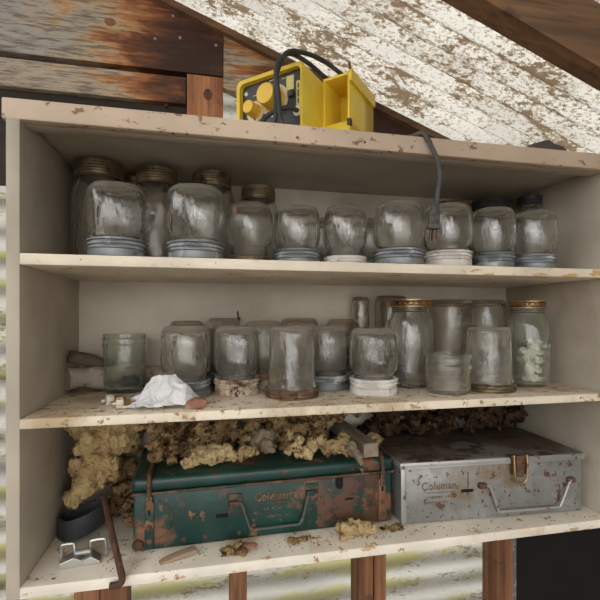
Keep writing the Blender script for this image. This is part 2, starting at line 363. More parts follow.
# ------------------------------------------------------------------ the shed
YW = 1.0125                                   # inner face of the studs behind the cabinet
def roof_z(x): return EZ + .669 - .368 * x
ang = math.atan(.368)
root = empty('ceiling', (0, 0, 0)); root['kind'] = 'structure'
def corrugated(nx0, nx1, y0, y1, pitch, amp, fn, n=12):
    bm = NB(); rows = []
    steps = int((y1 - y0) / pitch * n)
    for i in range(steps + 1):
        s = y0 + (y1 - y0) * i / steps; w = amp * math.sin(2 * PI * s / pitch)
        rows.append([bm.verts.new(fn(x, s, w)) for x in (nx0, (nx0 * 2 + nx1) / 3, (nx0 + 2 * nx1) / 3, nx1)])
    for A, B in zip(rows, rows[1:]):
        for k in range(3): bm.faces.new((A[k], A[k + 1], B[k + 1], B[k]))
    return bm
build('corrugated_sheet', corrugated(-2.2, 2.6, -1.9, 1.22, .052, .0095, lambda x, s, w: (x, s, roof_z(x) + .03 + w)), 'roof', root, angle=180)
def rafter(y0, y1, h, x0=-2.1, x1=2.5):
    bm = prism(NB(), [(x0, roof_z(x0) + .018), (x1, roof_z(x1) + .018), (x1, roof_z(x1) - h), (x0, roof_z(x0) - h)], y0, y1)
    return build('rafter', bm, 'rafter', root, smooth=False)
rafter(.544, .580, .078); rafter(-.30, -.265, .078); rafter(-1.1, -1.065, .078)

floor = build('floor', BX(-3, 3.4, -3, 2.2, -.06, 0), 'floor', smooth=False); floor['kind'] = 'structure'
wall = empty('wall_back', (0, 0, 0)); wall['kind'] = 'structure'
bm = corrugated(-2.2, 2.48, .001, 2.75, .068, .006, lambda x, s, w: (x, 1.125 + w, s))
bmesh.ops.bisect_plane(bm, geom=list(bm.verts) + list(bm.edges) + list(bm.faces), plane_co=(0, 0, roof_z(0) + .02), plane_no=(.368, 0, 1), clear_outer=True)
build('corrugated_sheet', bm, 'wallsheet', wall, angle=180)
for x0, x1 in ((-.287, -.234), (-.233, -.177), (.0545, .094), (.376, .414), (.417, .450), (.772, .822), (-1.0, -.95), (1.4, 1.45)):
    build('stud', BX(x0, x1, YW + .0265, YW + .092, .001, 1.66, bev=.002), 'stud', wall)
build('sheet_edge', BX(.823, .835, YW + .03, YW + .09, .001, 1.6), 'dark_zinc', wall)
build('void_panel', BX(.836, 1.38, YW + .05, YW + .075, .001, 1.55), 'black', wall)  # plain black panel in place of the dark void beyond the stud
for nm, bxs in (('wall_left', [(-2.16, -2.12, -1.64, 1.2, .001, 2.05)]), ('wall_right', [(2.48, 2.52, -1.64, 1.2, .001, 1.04)]),
                ('wall_front', [(-2.12, -1.45, -1.64, -1.60, .001, 2.45), (1.55, 2.48, -1.64, -1.60, .001, 1.35), (-1.45, 1.55, -1.64, -1.60, .001, .35), (.02, .12, -1.64, -1.60, .35, 1.9)])):  # unseen walls added for contrast, opening and post shaped for jar reflections
    e = empty(nm, (0, 0, 0)); e['kind'] = 'structure'
    for b in bxs: build('unseen_cladding', BX(*b), 'oldwood', e, smooth=False)
# planks above the cabinet
YP = YW
def board(poly, mat, y0, y1, nm='board'): return build(nm, prism(NB(), poly, y0, y1, .0015), mat, wall, smooth=False)
zb = EZ + .5545
b1 = board([(-.95, zb), (.037, zb), (.037, roof_z(.037) - .004), (-.95, roof_z(-.95) - .004)], 'plank', YP, YP + .024)
b2 = board([(-.95, EZ + .483), (-.046, EZ + .483), (-.046, zb - .012), (-.95, zb - .012)], 'plank_low', YP + .001, YP + .024)
b4 = board([(-.95, EZ + .28), (.03, EZ + .28), (.03, EZ + .482), (-.95, EZ + .482)], 'gap_wood', YP + .0145, YP + .026)  # recessed backing, coloured dark for the shaded gap under the boards
b5 = board([(-.95, zb - .016), (.036, zb - .016), (.036, zb + .01), (-.95, zb + .01)], 'gap_wood', YP + .0245, YP + .026)  # backing strip, coloured dark for the gap between the two planks
build('board', BX(-.052, -.038, YP + .0245, YP + .030, EZ + .3, zb), 'gap_wood', wall)
b3 = board([(-.044, EZ + .30), (.037, EZ + .30), (.037, zb - .002), (-.044, zb - .002)], 'block', YP + .002, YP + .024)
x1 = 1.9
b6 = board([(.0372, roof_z(.0372) - .125), (x1, roof_z(x1) - .125), (x1, roof_z(x1) - .004), (.0372, roof_z(.0372) - .004)], 'plank_rake', YP + .003, YP + .026)
build('batten', prism(NB(), [(-1, roof_z(-1) - .006), (x1, roof_z(x1) - .006), (x1, roof_z(x1) + .010), (-1, roof_z(-1) + .010)], YP - .012, YP + .03), 'rafter', wall, smooth=False)
nl = [(155, 39), (180, 38), (216, 45.5), (173, 16), (215, 68), (178, 99), (166, 105)]
for px, py in nl:
    p = at(px, py, YP); build('nail', cyl(NB(), (p.x, YP - .0015, p.z), (p.x, YP + .01, p.z), .0035, 10), 'steel' if py < 60 else 'rust', b1 if p.z > zb else b2)
p = at(110, 22, YP); build('knot', lathe(NB(), [(0, .0012), (.006, .0012), (.009, .0004), (.011, -.004)], 20, Matrix.Translation((p.x, YP, p.z)) @ Matrix.Rotation(PI / 2, 4, 'X') @ Matrix.Diagonal((1.25, 1, 1, 1))), 'stud', b1)
p = at(208, 94, YP); build('knot', lathe(NB(), [(0, .0012), (.007, .0012), (.010, .0004), (.012, -.004)], 20, Matrix.Translation((p.x, YP + .002, p.z)) @ Matrix.Rotation(PI / 2, 4, 'X') @ Matrix.Diagonal((1, 1.3, 1, 1))), 'stud', b3)

# ------------------------------------------------------------------ the cabinet
XL, XR, YF, YB = -.266, .770, .700, 1.0
ZT, ZU, ZM, ZL = EZ + .3182, EZ + .0931, EZ - .1487, EZ - .394       # the four shelf tops
cab = empty('shelf_unit', (.252, .85, 0), 0, 'tall cream painted open shelf unit with chipped edges holding jars and metal cases', 'shelf unit')
def cpart(nm, bm, m, **k):
    bmesh.ops.translate(bm, verts=bm.verts, vec=(-.252, -.85, 0)); return build(nm, bm, m, cab, **k)
cpart('back_panel', BX(XL, XR, YB, YB + .012, ZL - .016, ZT - .018), 'cabinet')
cpart('side_panel', BX(XL - .018, XL, YF + .001, YB + .012, ZL - .0164, ZT - .018, bev=.001), 'cabinet')
cpart('side_panel', BX(XR, XR + .018, YF + .001, YB + .012, ZL - .0164, ZT - .018, bev=.001), 'cabinet')
s = cpart('shelf_board', BX(XL - .024, XR + .024, YF + .014, YB + .012, ZT - .0165, ZT, bev=.001), 'cabinet')
s = cpart('front_lip', BX(XL - .024, XR + .024, YF, YF + .018, ZT - .031, ZT, bev=.003), 'cream_top'); s['label'] = 'chipped pinkish cream front edge of the top board'
cpart('support_strip', BX(XL, XR, YF + .019, YF + .045, ZT - .031, ZT - .017, bev=.001), 'cabinet')
for z, th, m in ((ZU, .0167, 'cream_edge'), (ZM, .0149, 'cream_dirty'), (ZL, .0164, 'cream_rusty')):
    cpart('shelf_board', BX(XL, XR, YF, YB, z - th, z, bev=.0015), m)
k = at(238, 319, YB)
cpart('hook', cyl(cyl(NB(), (k.x, YB + .001, k.z), (k.x, YB - .02, k.z), .0045, 12, .001), (k.x, YB - .012, k.z + .001), (k.x - .002, YB - .014, k.z + .018), .0016, 8), 'black_lid')

# ------------------------------------------------------------------ jars
def jar_body(R, H, kind, inv, sq=2.0):
    """one closed glass shell: outer wall up, rim, inner wall down"""
    if kind == 'pint':      # rounded square body with shoulders, narrow thread
        rn = R * .785; zs = H * .615; zn = H * .715
        o = [(0, .004), (R * .52, .003), (R * .68, 0), (R * .83, .0025), (R * .93, .0085), (R * .98, .017), (R, .028), (R, zs - .018), (R * .985, zs - .007), (R * .94, zs + .003), (R * .86, zs + (zn - zs) * .6), (rn, zn)]
        z = zn + .002
        while z < H - .006: o += [(rn, z), (rn + .0018, z + .0013), (rn, z + .0026)]; z += .0045
        o += [(rn, H - .003), (rn - .001, H)]
        i = [(rn - .0035, H), (rn - .0038, zn), (R * .87 - .003, zs + (zn - zs) * .5), (R - .0045, zs - .010), (R - .0042, .029), (R * .93 - .003, .0135), (R * .70, .0075), (0, .0085)]
    elif kind == 'straight':  # tapered jar as wide as its lid
        rn = R * .97
        o = [(0, .003), (R * .6, .002), (R * .80, 0), (R * .88, .004), (R * .91, .013), (R * .97, H - .022), (R, H - .019), (R, H - .016), (rn, H - .013)]
        z = H - .012
        while z < H - .004: o += [(rn, z), (rn + .0016, z + .0012), (rn, z + .0024)]; z += .004
        o += [(rn, H - .002), (rn - .001, H)]
        i = [(rn - .0035, H), (R * .94 - .003, H - .02), (R * .90 - .003, .016), (R * .75, .0065), (0, .0075)]
    elif kind == 'open':    # wide-mouthed pint standing upright
        rn = R * .955
        o = [(0, .004), (R * .6, .003), (R * .82, 0), (R * .90, .004), (R * .925, .013), (R * .95, H - .030), (R * .955, H - .026), (R * 1.0, H - .0235), (R * 1.0, H - .021), (rn, H - .0185), (rn, H - .0135), (R * .995, H - .0115), (R * .995, H - .009), (rn, H - .007), (rn, H - .003), (R * .97, H - .0015), (R * .95, H)]
        i = [(R * .90, H), (R * .89, H - .03), (R * .865, .016), (R * .75, .0085), (0, .0095)]
    elif kind == 'jelly':   # squat open jar
        o = [(0, .003), (R * .6, .002), (R * .86, 0), (R * .93, .004), (R * .94, .012), (R * .945, H * .60), (R * .955, H * .63), (R, H * .66), (R, H * .71), (R * .945, H * .75), (R * .94, H * .83), (R * .985, H * .87), (R * .985, H * .91), (R * .945, H * .94), (R * .95, H * .97), (R * .93, H)]
        i = [(R * .90, H), (R * .88, H * .75), (R * .88, .014), (R * .78, .0075), (0, .008)]
    else:                   # quart: tall body, shoulder, narrow neck
        rn = R * (.80 if kind == 'quart' else .74); zs = H * .74; zn = H * .86
        o = [(0, .004), (R * .55, .003), (R * .80, 0), (R * .92, .003), (R * .98, .010), (R, .02), (R, zs - .012), (R * .975, zs), (R * .90, zs + (zn - zs) * .5), (rn, zn)]
        z = zn + .002
        while z < H - .006: o += [(rn, z), (rn + .0018, z + .0013), (rn, z + .0026)]; z += .0045
        o += [(rn, H - .002), (rn - .001, H)]
        i = [(rn - .0035, H), (rn - .0038, zn), (R * .90 - .003, zs + (zn - zs) * .45), (R - .004, zs - .012), (R - .0042, .022), (R * .9 - .002, .011), (R * .75, .0075), (0, .0085)]
    prof = o + i
    if inv: prof = [(r, H - z) for r, z in prof]
    def rf(a, z):
        if sq <= 2: return 1
        hb = (z if not inv else H - z)
        w = max(0, min(1, (H * .76 - hb) / (H * .10)))
        q = (abs(math.cos(a + .2)) ** sq + abs(math.sin(a + .2)) ** sq) ** (-1 / sq)
        return 1 + (q / 1.04 - 1) * w
    return lathe(NB(), prof, 64, rf=rf)
def lid_bm(rl, h, style, inv):
    """screw lid as seen upright: skirt at the bottom, top plate at h"""
    if style == 'zinc':
        pr = [(rl * .97, 0), (rl * 1.01, .001), (rl * 1.01, .003), (rl * .91, .0045), (rl * .91, .0062), (rl * .99, .0075), (rl * .99, .0095), (rl * .91, .0112), (rl * .91, .0132), (rl * .985, .0145), (rl * .985, .016), (rl * .93, .0172)]
        pr += [(rl * .985, .0178), (rl * .985, h - .003), (rl * .965, h - .001), (rl * .93, h), (rl * .6, h - .0008), (0, h - .0008)]
        inn = [(rl * .882, h - .002), (rl * .882, 0)]
        n = 120
        def rf(a, z): return 1 + (.016 * (1 if int(a / (2 * PI / n) + .5) % 2 else -1) if .0176 < z < h - .0025 else 0)
    else:                   # two-piece band with rolled edges
        pr = [(rl * .96, 0), (rl, .0012), (rl * .965, .003)]
        z = .004
        while z < h - .006: pr += [(rl * .99, z), (rl * .99, z + .0012), (rl * .925, z + .0026), (rl * .925, z + .0036)]; z += .0052
        pr += [(rl * .98, h - .0025), (rl * .965, h - .0006), (rl * .93, h), (rl * .86, h - .0008), (0, h - .0008)]
        inn = [(rl * (.882 if style != 'flat' else .908), h - .002), (rl * (.882 if style != 'flat' else .908), 0)]; n = 64; rf = None
    prof = [(0, h - .002)] + inn + pr
    if inv: prof = [(r, h - z) for r, z in prof]
    return lathe(NB(), prof, n, rf=rf)
def jar(x, y, z, R, H, kind, inv, g, lid, lst, label, group=None, rl=None, hl=.031, sq=2.0, yaw=0):
    t = empty('glass_jar', (x, y, z), yaw, label, 'jar', group)
    R -= .0006
    if z == ZU: H = (H + .0931) * (1 - .8 * R / y) - .0931
    off = .0022 if inv and lid else 0
    gh = H - off - (.0022 if lid and not inv else 0)
    gb = build('glass_body', jar_body(R, gh, kind, inv, sq), g, t, angle=60); gb.location.z = off + .0003
    if lid:
        rn = R * {'pint': .785, 'straight': .97, 'quart': .80, 'bottle': .74}[kind]
        rl = rl or (rn + .0026) / (.875 if lst == 'zinc' else .875 if kind != 'straight' else .905)
        l = build('lid', lid_bm(rl, hl, lst, inv), lid, t, angle=35); l.location.z = 0 if inv else H - hl
    return t
G_UF = 'upside-down jars along the front of the upper shelf'; G_UB = 'lidded jars at the back of the upper shelf'
G_MF = 'jars standing on the middle shelf'; G_MB = 'half hidden jars at the back of the middle shelf'
J = lambda *a, **k: jar(*a, **k)
# upper shelf, front row, all upside down on their lids
J(-.1435, .755, ZU, .0474, .1309, 'pint', 1, 'glass_clear', 'zinc', 'zinc', 'large upside-down glass jar on ribbed grey zinc lid at the left end of upper shelf', G_UF, sq=2.5, yaw=.3)
J(-.0179, .755, ZU, .0490, .1358, 'pint', 1, 'glass_clear', 'zinc', 'zinc', 'upside-down embossed glass jar on grey zinc lid between two tall brass-lidded jars on upper shelf', G_UF, sq=2.5)
J(.0761, .797, ZU, .0440, .1207, 'pint', 1, 'glass_dull', 'bronze', 'band', 'upside-down glass jar on thin brass band with a tan label scrap on upper shelf', G_UF, hl=.016)
J(.1664, .800, ZU, .0455, .1220, 'pint', 1, 'glass_clear', 'zinc', 'zinc', 'upside-down jar on dull zinc lid just right of the thin brass-banded jar', G_UF, sq=2.4)
J(.2580, .790, ZU, .0438, .1245, 'pint', 1, 'glass_clear', 'white_zinc', 'band', 'upside-down jar on whitish ridged lid below the right end of the yellow device', G_UF, sq=2.4, hl=.02)
J(.3525, .757, ZU, .0485, .1301, 'pint', 1, 'glass_clear', 'zinc', 'zinc', 'wide upside-down jar on bluish zinc lid immediately left of the hanging plug', G_UF, sq=2.3)
J(.4548, .758, ZU, .0470, .1311, 'pint', 1, 'glass_clear', 'white_zinc', 'zinc', 'upside-down jar on chalky pinkish white lid directly behind the hanging plug', G_UF)
J(.5557, .760, ZU, .0417, .1293, 'pint', 1, 'glass_clear', 'dark_zinc', 'zinc', 'upside-down jar on dark grey ribbed lid in front of a wide black lid', G_UF)
J(.6542, .765, ZU, .0429, .1298, 'pint', 1, 'glass_clear', 'zinc', 'zinc', 'upside-down jar on grey zinc lid at the right end of the upper front row', G_UF)
# upper shelf, back row
J(-.2037, .900, ZU, .0490, .2142, 'quart', 0, 'glass_dull', 'bronze', 'band', 'tall upright jar with brass screw lid in the left corner of upper shelf', G_UB, rl=.0445, hl=.031)
J(-.0966, .900, ZU, .0470, .2086, 'quart', 0, 'glass_stained', 'bronze', 'band', 'tall upright jar with brass lid and speckled glass between the two leftmost upside-down jars', G_UB, rl=.0407, hl=.031)
J(.0104, .900, ZU, .0470, .2084, 'quart', 0, 'glass_dull', 'bronze', 'band', 'tall brass-lidded jar peeking over the embossed upside-down jar on grey zinc lid', G_UB, rl=.0397, hl=.031)
J(.1078, .925, ZU, .0440, .1931, 'quart', 0, 'glass_dull', 'bronze', 'band', 'tall brass-lidded jar behind the upside-down jar on thin brass band', G_UB, rl=.0366, hl=.029)
J(-.1500, .972, ZU, .0215, .2052, 'bottle', 0, 'glass_dull', 'bronze', 'band', 'slim jar with dark brass lid almost hidden between two tall jars at left', G_UB, rl=.0205, hl=.02)
J(.2502, .940, ZU, .0480, .1313, 'pint', 1, 'glass_dull', 'dark_zinc', 'zinc', 'dusky upside-down jar seen through the gap between dull zinc and whitish lidded jars', G_UB)
J(.3656, .940, ZU, .0480, .1369, 'pint', 1, 'glass_dull', 'dark_zinc', 'zinc', 'dusky upside-down jar seen in the gap left of the wide bluish-lidded jar', G_UB)
J(.5660, .925, ZU, .0440, .1845, 'quart', 0, 'glass_dull', 'brown_lid', 'band', 'upright jar with rusty brown lid behind the chalky white-lidded jar', G_UB, rl=.044, hl=.018)
J(.6640, .920, ZU, .0470, .1951, 'quart', 0, 'glass_dull', 'black_lid', 'band', 'upright jar with wide black lid behind the dark grey ribbed lid jar', G_UB, rl=.0465, hl=.022)
J(.7400, .880, ZU, .0280, .1948, 'quart', 0, 'glass_dull', 'black_lid', 'band', 'narrow upright jar with black lid against the right side panel of upper shelf', G_UB, rl=.0275, hl=.02)
# middle shelf
J(-.1598, .920, ZM, .0430, .1147, 'open', 0, 'glass_green', None, None, 'open greenish glass jar standing upright with threaded rim and dark lump inside', G_MF)
J(-.0384, .848, ZM, .0478, .1317, 'pint', 1, 'glass_clear', 'zinc', 'zinc', 'upside-down jar on grey zinc lid right behind the crumpled white paper', G_MF, sq=2.5)
J(.0573, .848, ZM, .0452, .1313, 'pint', 1, 'glass_clear', 'rusty_white', 'zinc', 'upside-down jar on white lid flecked with rust beside the paper', G_MF, sq=2.5)
J(.1568, .802, ZM, .0461, .1299, 'straight', 1, 'glass_dusty', 'rusty_lid', 'band', 'straight frosted-looking jar upside down on a thick rusted brown lid', G_MF, hl=.017)
J(.2465, .872, ZM, .0470, .1300, 'pint', 1, 'glass_clear', 'zinc', 'zinc', 'upside-down jar on bluish zinc lid half behind the frosted jar on rusted lid', G_MF)
J(.3187, .798, ZM, .0488, .1271, 'pint', 1, 'glass_clear', 'white_zinc', 'zinc', 'clean upside-down jar on bright white zinc lid left of the squat open jar', G_MF, sq=2.3)
J(.1200, .928, ZM, .0440, .1401, 'pint', 1, 'glass_dull', 'rusty_white', 'zinc', 'upside-down jar on spotty white lid in the gap between rust-flecked and rusted-brown lids', G_MB)
J(-.0410, .9480, ZM, .0380, .1403, 'pint', 1, 'glass_stained', 'zinc', 'zinc', 'dull jar whose base shows above the jar behind the crumpled paper', G_MB)
J(.0355, .9550, ZM, .0370, .1465, 'pint', 1, 'glass_stained', 'zinc', 'zinc', 'dull jar standing in front of the dark wall hook', G_MB)
J(.2045, .953, ZM, .0440, .1465, 'pint', 1, 'glass_stained', 'dark_zinc', 'zinc', 'dull jar whose brown base rises behind the frosted jar on rusted lid', G_MB)
J(.3030, .945, ZM, .0380, .1442, 'pint', 1, 'glass_stained', 'dark_zinc', 'zinc', 'dull jar just behind the clean jar on bright white zinc lid', G_MB)
J(.3560, .973, ZM, .0215, .1954, 'bottle', 1, 'glass_stained', 'black_lid', 'band', 'narrow tall brown-stained jar upside down left of the printed brass lid', G_MB, hl=.014)
J(.4255, .955, ZM, .0380, .1983, 'quart', 1, 'glass_stained', 'dark_zinc', 'band', 'tall dusky upside-down jar directly behind the jar with printed brass lid', G_MB)
tj = J(.4290, .864, ZM, .0485, .1858, 'quart', 0, 'glass_clear', 'print_band', 'band', 'tall upright jar with brown and gold printed lid reading CLASSICO', G_MF, rl=.0435, hl=.016)
J(.5584, .920, ZM, .0530, .1886, 'quart', 1, 'glass_stained', 'dark_zinc', 'band', 'tall upside-down jar with a brown stain behind the squat open jar', G_MB)
J(.6680, .945, ZM, .0490, .1900, 'quart', 1, 'glass_dull', 'dark_zinc', 'band', 'tall upside-down jar with moulded ribs behind the jar on bronze lid', G_MB)
tk = J(.6794, .815, ZM, .0434, .1834, 'quart', 0, 'glass_green', 'print_band', 'band', 'tall lidded jar with white crumbly lump inside at the right of middle shelf', G_MF, rl=.0372, hl=.016)
J(.4665, .775, ZM, .0455, .0764, 'jelly', 0, 'glass_dusty', None, None, 'squat open jelly jar with wide rim at the front of middle shelf', G_MF)
J(.5640, .785, ZM, .0465, .1282, 'straight', 1, 'glass_dusty', 'bronze', 'band', 'dusty straight jar upside down on bronze lid right of the squat open jar', G_MF, hl=.016)
for t, R, H, words in ((tj, .0435, .1858, 'CLASSICO  PASTA  SAUCE  CLASSICO  PASTA  SAUCE  '), (tk, .0372, .1834, 'CLASSICO  PASTA  SAUCE  CLASSICO  PASTA  SAUCE  ')):
    lid = [c for c in t.children if c.name.startswith('lid')][0]
    words = 'CLASSICO   ' * 3
    o = text_mesh(words, .0072, .0003, 'gold', lid, (0, 0, 0), (0, 0, 0))
    me = o.data; w = max(v.co.x for v in me.vertices) + .004
    for v in me.vertices:
        a = v.co.x / w * 2 * PI + PI * 1.18; r = R * 1.0 + v.co.z + .0003
        v.co = Vector((r * math.cos(a), r * math.sin(a), v.co.y + .0055))
    for zz in (.0, .0135):
        tr = build('gold_trim', lathe(NB(), [(R * .99, 0), (R * 1.025, .0004), (R * 1.025, .002), (R * .99, .0025)], 48, closed=True), 'gold', lid); tr.location.z = zz
    tp = build('gold_top', lathe(NB(), [(0, .0008), (R * .9, .0008), (R * .97, 0), (R * .97, -.0008), (0, -.0008)], 48), 'gold', lid); tp.location.z = .016

# tan label scrap on the third jar: part of that jar
j3 = [o for o in bpy.data.objects if o.get('label', '').startswith('upside-down glass jar on thin brass band')][0]
bm = NB(); R = .0441
P = [[bm.verts.new((R * math.cos(a) * 1.003, R * math.sin(a) * 1.003, z + .002 * math.sin(5 * a))) for a in (-PI * .76 + i * .05 for i in range(5))] for z in (.085, .091, .098)]
for A, B in zip(P, P[1:]):
    for k in range(4): bm.faces.new((A[k], A[k + 1], B[k + 1], B[k]))
sc = build('label_scrap', bm, 'shard', j3)

# contents of the two jars
o = lump('dark_lump', (-.148, .915, ZM + .0195), (.019, .016, .0115), 'pebble', 3); tag(o, 'dark blue-grey lump lying in the bottom of the open greenish jar', 'lump')
# white crumbly lump inside the right hand jar
bl = [(.683 + random.uniform(-.022, .024), .80 + random.uniform(-.012, .018), ZM + .013 + random.uniform(.0, .085), random.uniform(.006, .0105)) for _ in range(44)]
fluff('foam_lump', bl, 'crust', 'white crumbly lump packed inside the tall lidded jar at the right', 'foam', voxel=.0022, d1=0, d2=.004, d3=.003, floor=ZM + .011)

# ------------------------------------------------------------------ small things on the middle shelf
# crumpled torn paper
bm = NB(); nx, ny = 26, 18; vs = []
Wp, Dp = .118, .075
for j in range(ny + 1):
    for i in range(nx + 1):
        u, v = i / nx, j / ny
        p3 = Vector((u * 5, v * 4, 3.3))
        rg = lambda q: (1 - 2.2 * abs(noise.noise(q)))
        fold = .007 * rg(p3 * .55) + .005 * rg(p3 * 1.15 + Vector((5, 1, 2))) + .003 * rg(p3 * 2.3 + Vector((1, 8, 2))) + .006
        peak = .040 * max(0, 1 - math.hypot((u - .62) / .26, (v - .5) / .5)) + .030 * max(0, 1 - math.hypot((u - .38) / .22, (v - .6) / .45)) + .012 * max(0, 1 - math.hypot((u - .85) / .2, (v - .4) / .4))
        e = min(1, 6 * min(u, 1 - u, v, 1 - v))
        if i in (0, nx) or j in (0, ny): u += random.uniform(-.03, .03); v += random.uniform(-.05, .05)
        ox = .012 * noise.noise(Vector((v * 7, u * 2, 9))) ; oy = .010 * noise.noise(Vector((u * 7, v * 2, 4)))
        vs.append(bm.verts.new(((u - .5) * Wp + ox, (v - .5) * Dp + oy, .0012 + e * (fold + peak) + (1 - e) * fold * .4)))
for j in range(ny):
    for i in range(nx):
        a = j * (nx + 1) + i
        if (i, j) in ((0, 0), (1, 0), (nx - 1, ny - 1), (0, ny - 1), (nx - 1, 0), (5, 0), (6, 0), (nx - 1, 9), (0, 8), (0, 9)): continue
        bm.faces.new((vs[a], vs[a + 1], vs[a + nx + 2], vs[a + nx + 1]))
bmesh.ops.delete(bm, geom=[v for v in bm.verts if not v.link_faces], context='VERTS')
pp = build('crumpled_paper', bm, 'paper', loc=(-.0700, .757, ZM), rot=(0, 0, .1), smooth=False)
m = pp.modifiers.new('thick', 'SOLIDIFY'); m.thickness = .0005
tag(pp, 'crumpled torn white paper lying at the front of middle shelf', 'paper')
bm = prism(NB(), [(-.021, 0), (.004, -.003), (.016, .004), (.014, .012), (-.002, .0135), (-.016, .007)], -.006, .007, .0015)
o = build('clay_shard', bm, 'shard', loc=(-.016, .722, ZM + .0042), rot=(.25, 0, .1)); tag(o, 'small reddish brown clay shard beside the white paper', 'shard')
for (px, Y, rz, lab) in ((106, .775, .5, 'ivory and brass screw fitting just in front of the open greenish jar'), (116, .745, .15, 'ivory and brass screw fitting lying nearest the shelf edge')):
    t = empty('screw_fitting', (PX(px, Y), Y, ZM + .0092), rz, lab, 'fitting', 'screw fittings by the open jar')
    build('collar', lathe(NB(), [(0, 0), (.007, 0), (.0092, .0015), (.0092, .010), (.0075, .012), (0, .012)], 8, Matrix.Rotation(PI / 2, 4, 'Y')), 'ceramic', t, smooth=False)
    build('threaded_stem', lathe(NB(), [(.0001, .0122)] + [(.0052 + .0009 * (k % 2), .0125 + k * .0011) for k in range(10)] + [(.003, .0235), (.003, .032), (.0001, .0325)], 16, Matrix.Rotation(PI / 2, 4, 'Y')), 'brass', t)
    build('tip', lathe(NB(), [(0, -.008), (.003, -.008), (.0045, -.005), (.0045, -.0002), (0, -.0002)], 12, Matrix.Rotation(PI / 2, 4, 'Y')), 'steel', t)
o = build('twig', tube(NB(), [(-.167, .790, ZM + .0042), (-.14, .786, ZM + .005), (-.118, .793, ZM + .0042)], .0038, 8, rr=lambda t: .0038 - .0016 * t), 'chip'); tag(o, 'short brown twig lying beside the crumpled paper', 'twig')
# grey curved piece behind the open jar
t = empty('antler_shell', (-.20, .95, ZM), 0, 'weathered grey-brown curved hollow piece lying behind the open greenish jar', 'scrap')
t.name = 'curved_scrap'
bm = tube(NB(), [(-.06, -.05, .030), (-.025, -.025, .030), (.010, .0, .026), (.045, .018, .027), (.090, .025, .025), (.125, .022, .018)], .02, 18, rr=lambda u: .024 * (.45 + .55 * math.sin(PI * min(1, .15 + u * .85)) ** .6))
for v in bm.verts: v.co.z = max(.0005, v.co.z + .006 * noise.noise(v.co * 30))
build('body', bm, 'bone', t)
bm = tube(NB(), [(-.062, -.04, .072), (-.03, -.03, .064), (.0, -.012, .048), (.012, 0, .035)], .012, 14, rr=lambda u: .0135 - .004 * abs(u - .4))
for v in bm.verts: v.co.y *= .9
build('flap', bm, 'dark_hide', t)

# small black stopper between two jars
o = build('rubber_stopper', lathe(NB(), [(0, 0), (.009, 0), (.008, .012), (.004, .016), (.004, .022), (.0075, .024), (.0075, .031), (.004, .034), (0, .034)], 18), 'black_lid', loc=(.0085, .885, ZM + .0003)); tag(o, 'small black stopper wedged between two upside-down jars beside the paper', 'stopper')

# ------------------------------------------------------------------ green case
a = math.atan2(.0148, .472)
gc = empty('stove_case', (-.1203, .765, ZL), a, 'dark green rust-chipped metal suitcase stove with wire handle under yellow insulation', 'camp stove')
W, D, H1, H = .470, .215, .0985, .124
def gx(px): return (PX(px, .772) + .1203)
def gz(px, py): return PZ(px, py, .772 if px > 200 else .767) - ZL
build('body', BX(0, W, 0, D, .001, H1, bev=.004, seg=3), 'green', gc)
bm = BX(-.003, W + .003, -.0035, D + .002, H1, H, bev=.009, seg=4); build('lid', bm, 'green', gc)
build('rusty_patch', BX(gx(318), gx(381), -.0012, .002, .006, H1 - .005, bev=.0006), 'green_rusty', gc)['label'] = 'rust eaten right end of the front'
build('seam_bead', tube(NB(), [(-.002, -.003, H1 - .001), (W * .5, -.003, H1 - .001), (W + .002, -.003, H1 - .001)], .0026, 8), 'green_rusty', gc)
for xx in (.026, W - .022):
    st = build('strap', tube(NB(), [(xx + .004, D - .02, H + .002), (xx + .002, D * .5, H + .003), (xx, .012, H + .003), (xx, -.003, H - .002), (xx, -.0062, H - .014), (xx, -.0062, H1 - .012)], .004, 10), 'rust', gc)
    cl = build('clasp', box(BX(xx - .0075, xx + .0075, -.0045, .001, .006, H1 - .014, bev=.0015), xx - .005, xx + .005, -.0095, -.0062, H1 - .026, H1 - .004, bev=.001), 'green', gc)
    build('slot', BX(xx - .002, xx + .002, -.0051, -.001, .062, .074), 'black', cl)
    for zz in (.018, .042): build('rivet', lathe(NB(), [(0, .002), (.003, .0015), (.005, 0), (0, 0)], 12, Matrix.Translation((xx, -.0045, zz)) @ Matrix.Rotation(PI / 2, 4, 'X')), 'rust', cl)
build('foot_cap', lathe(NB(), [(0, .004), (.007, .004), (.0095, .001), (.0095, -.004), (0, -.004)], 16, Matrix.Translation((.008, -.001, .0125)) @ Matrix.Rotation(PI / 2, 4, 'X')), 'rust', gc)
# wire handle
hl, hr = gx(239), gx(309)
hz = gz(236, 502); hzr = gz(314, 492); hb = gz(252, 527)
build('handle', tube(NB(), [(hl - .008, -.006, hz), (hl + .002, -.007, hz), (hl + .006, -.008, hz - .006), (hl + .0165, -.009, hb + .008), (hl + .024, -.009, hb), (hl + .04, -.009, hb), (hr - .038, -.009, hb), (hr - .022, -.009, hb), (hr - .014, -.009, hb + .008), (hr - .004, -.008, hzr - .008), (hr, -.007, hzr), (hr + .01, -.006, hzr)], .0026, 10), 'handle_green', gc)
for xx, zz in ((hl - .006, hz), (hr + .006, hzr)):
    br = build('handle_bracket', box(BX(xx - .013, xx + .012, -.003, .001, zz - .004, zz + .016, bev=.001), xx - .012, xx + .004, -.0095, -.001, zz - .005, zz + .005, bev=.002), 'green_rusty', gc)
text_mesh('Coleman', .021, .0006, 'emboss', gc, (gx(254.5), -.0010, gz(254, 501)), sx=.80, bev=.0005)
build('emboss_line', BX(gx(267), gx(289), -.0014, .001, gz(262, 504), gz(262, 504) + .0012), 'emboss', gc)
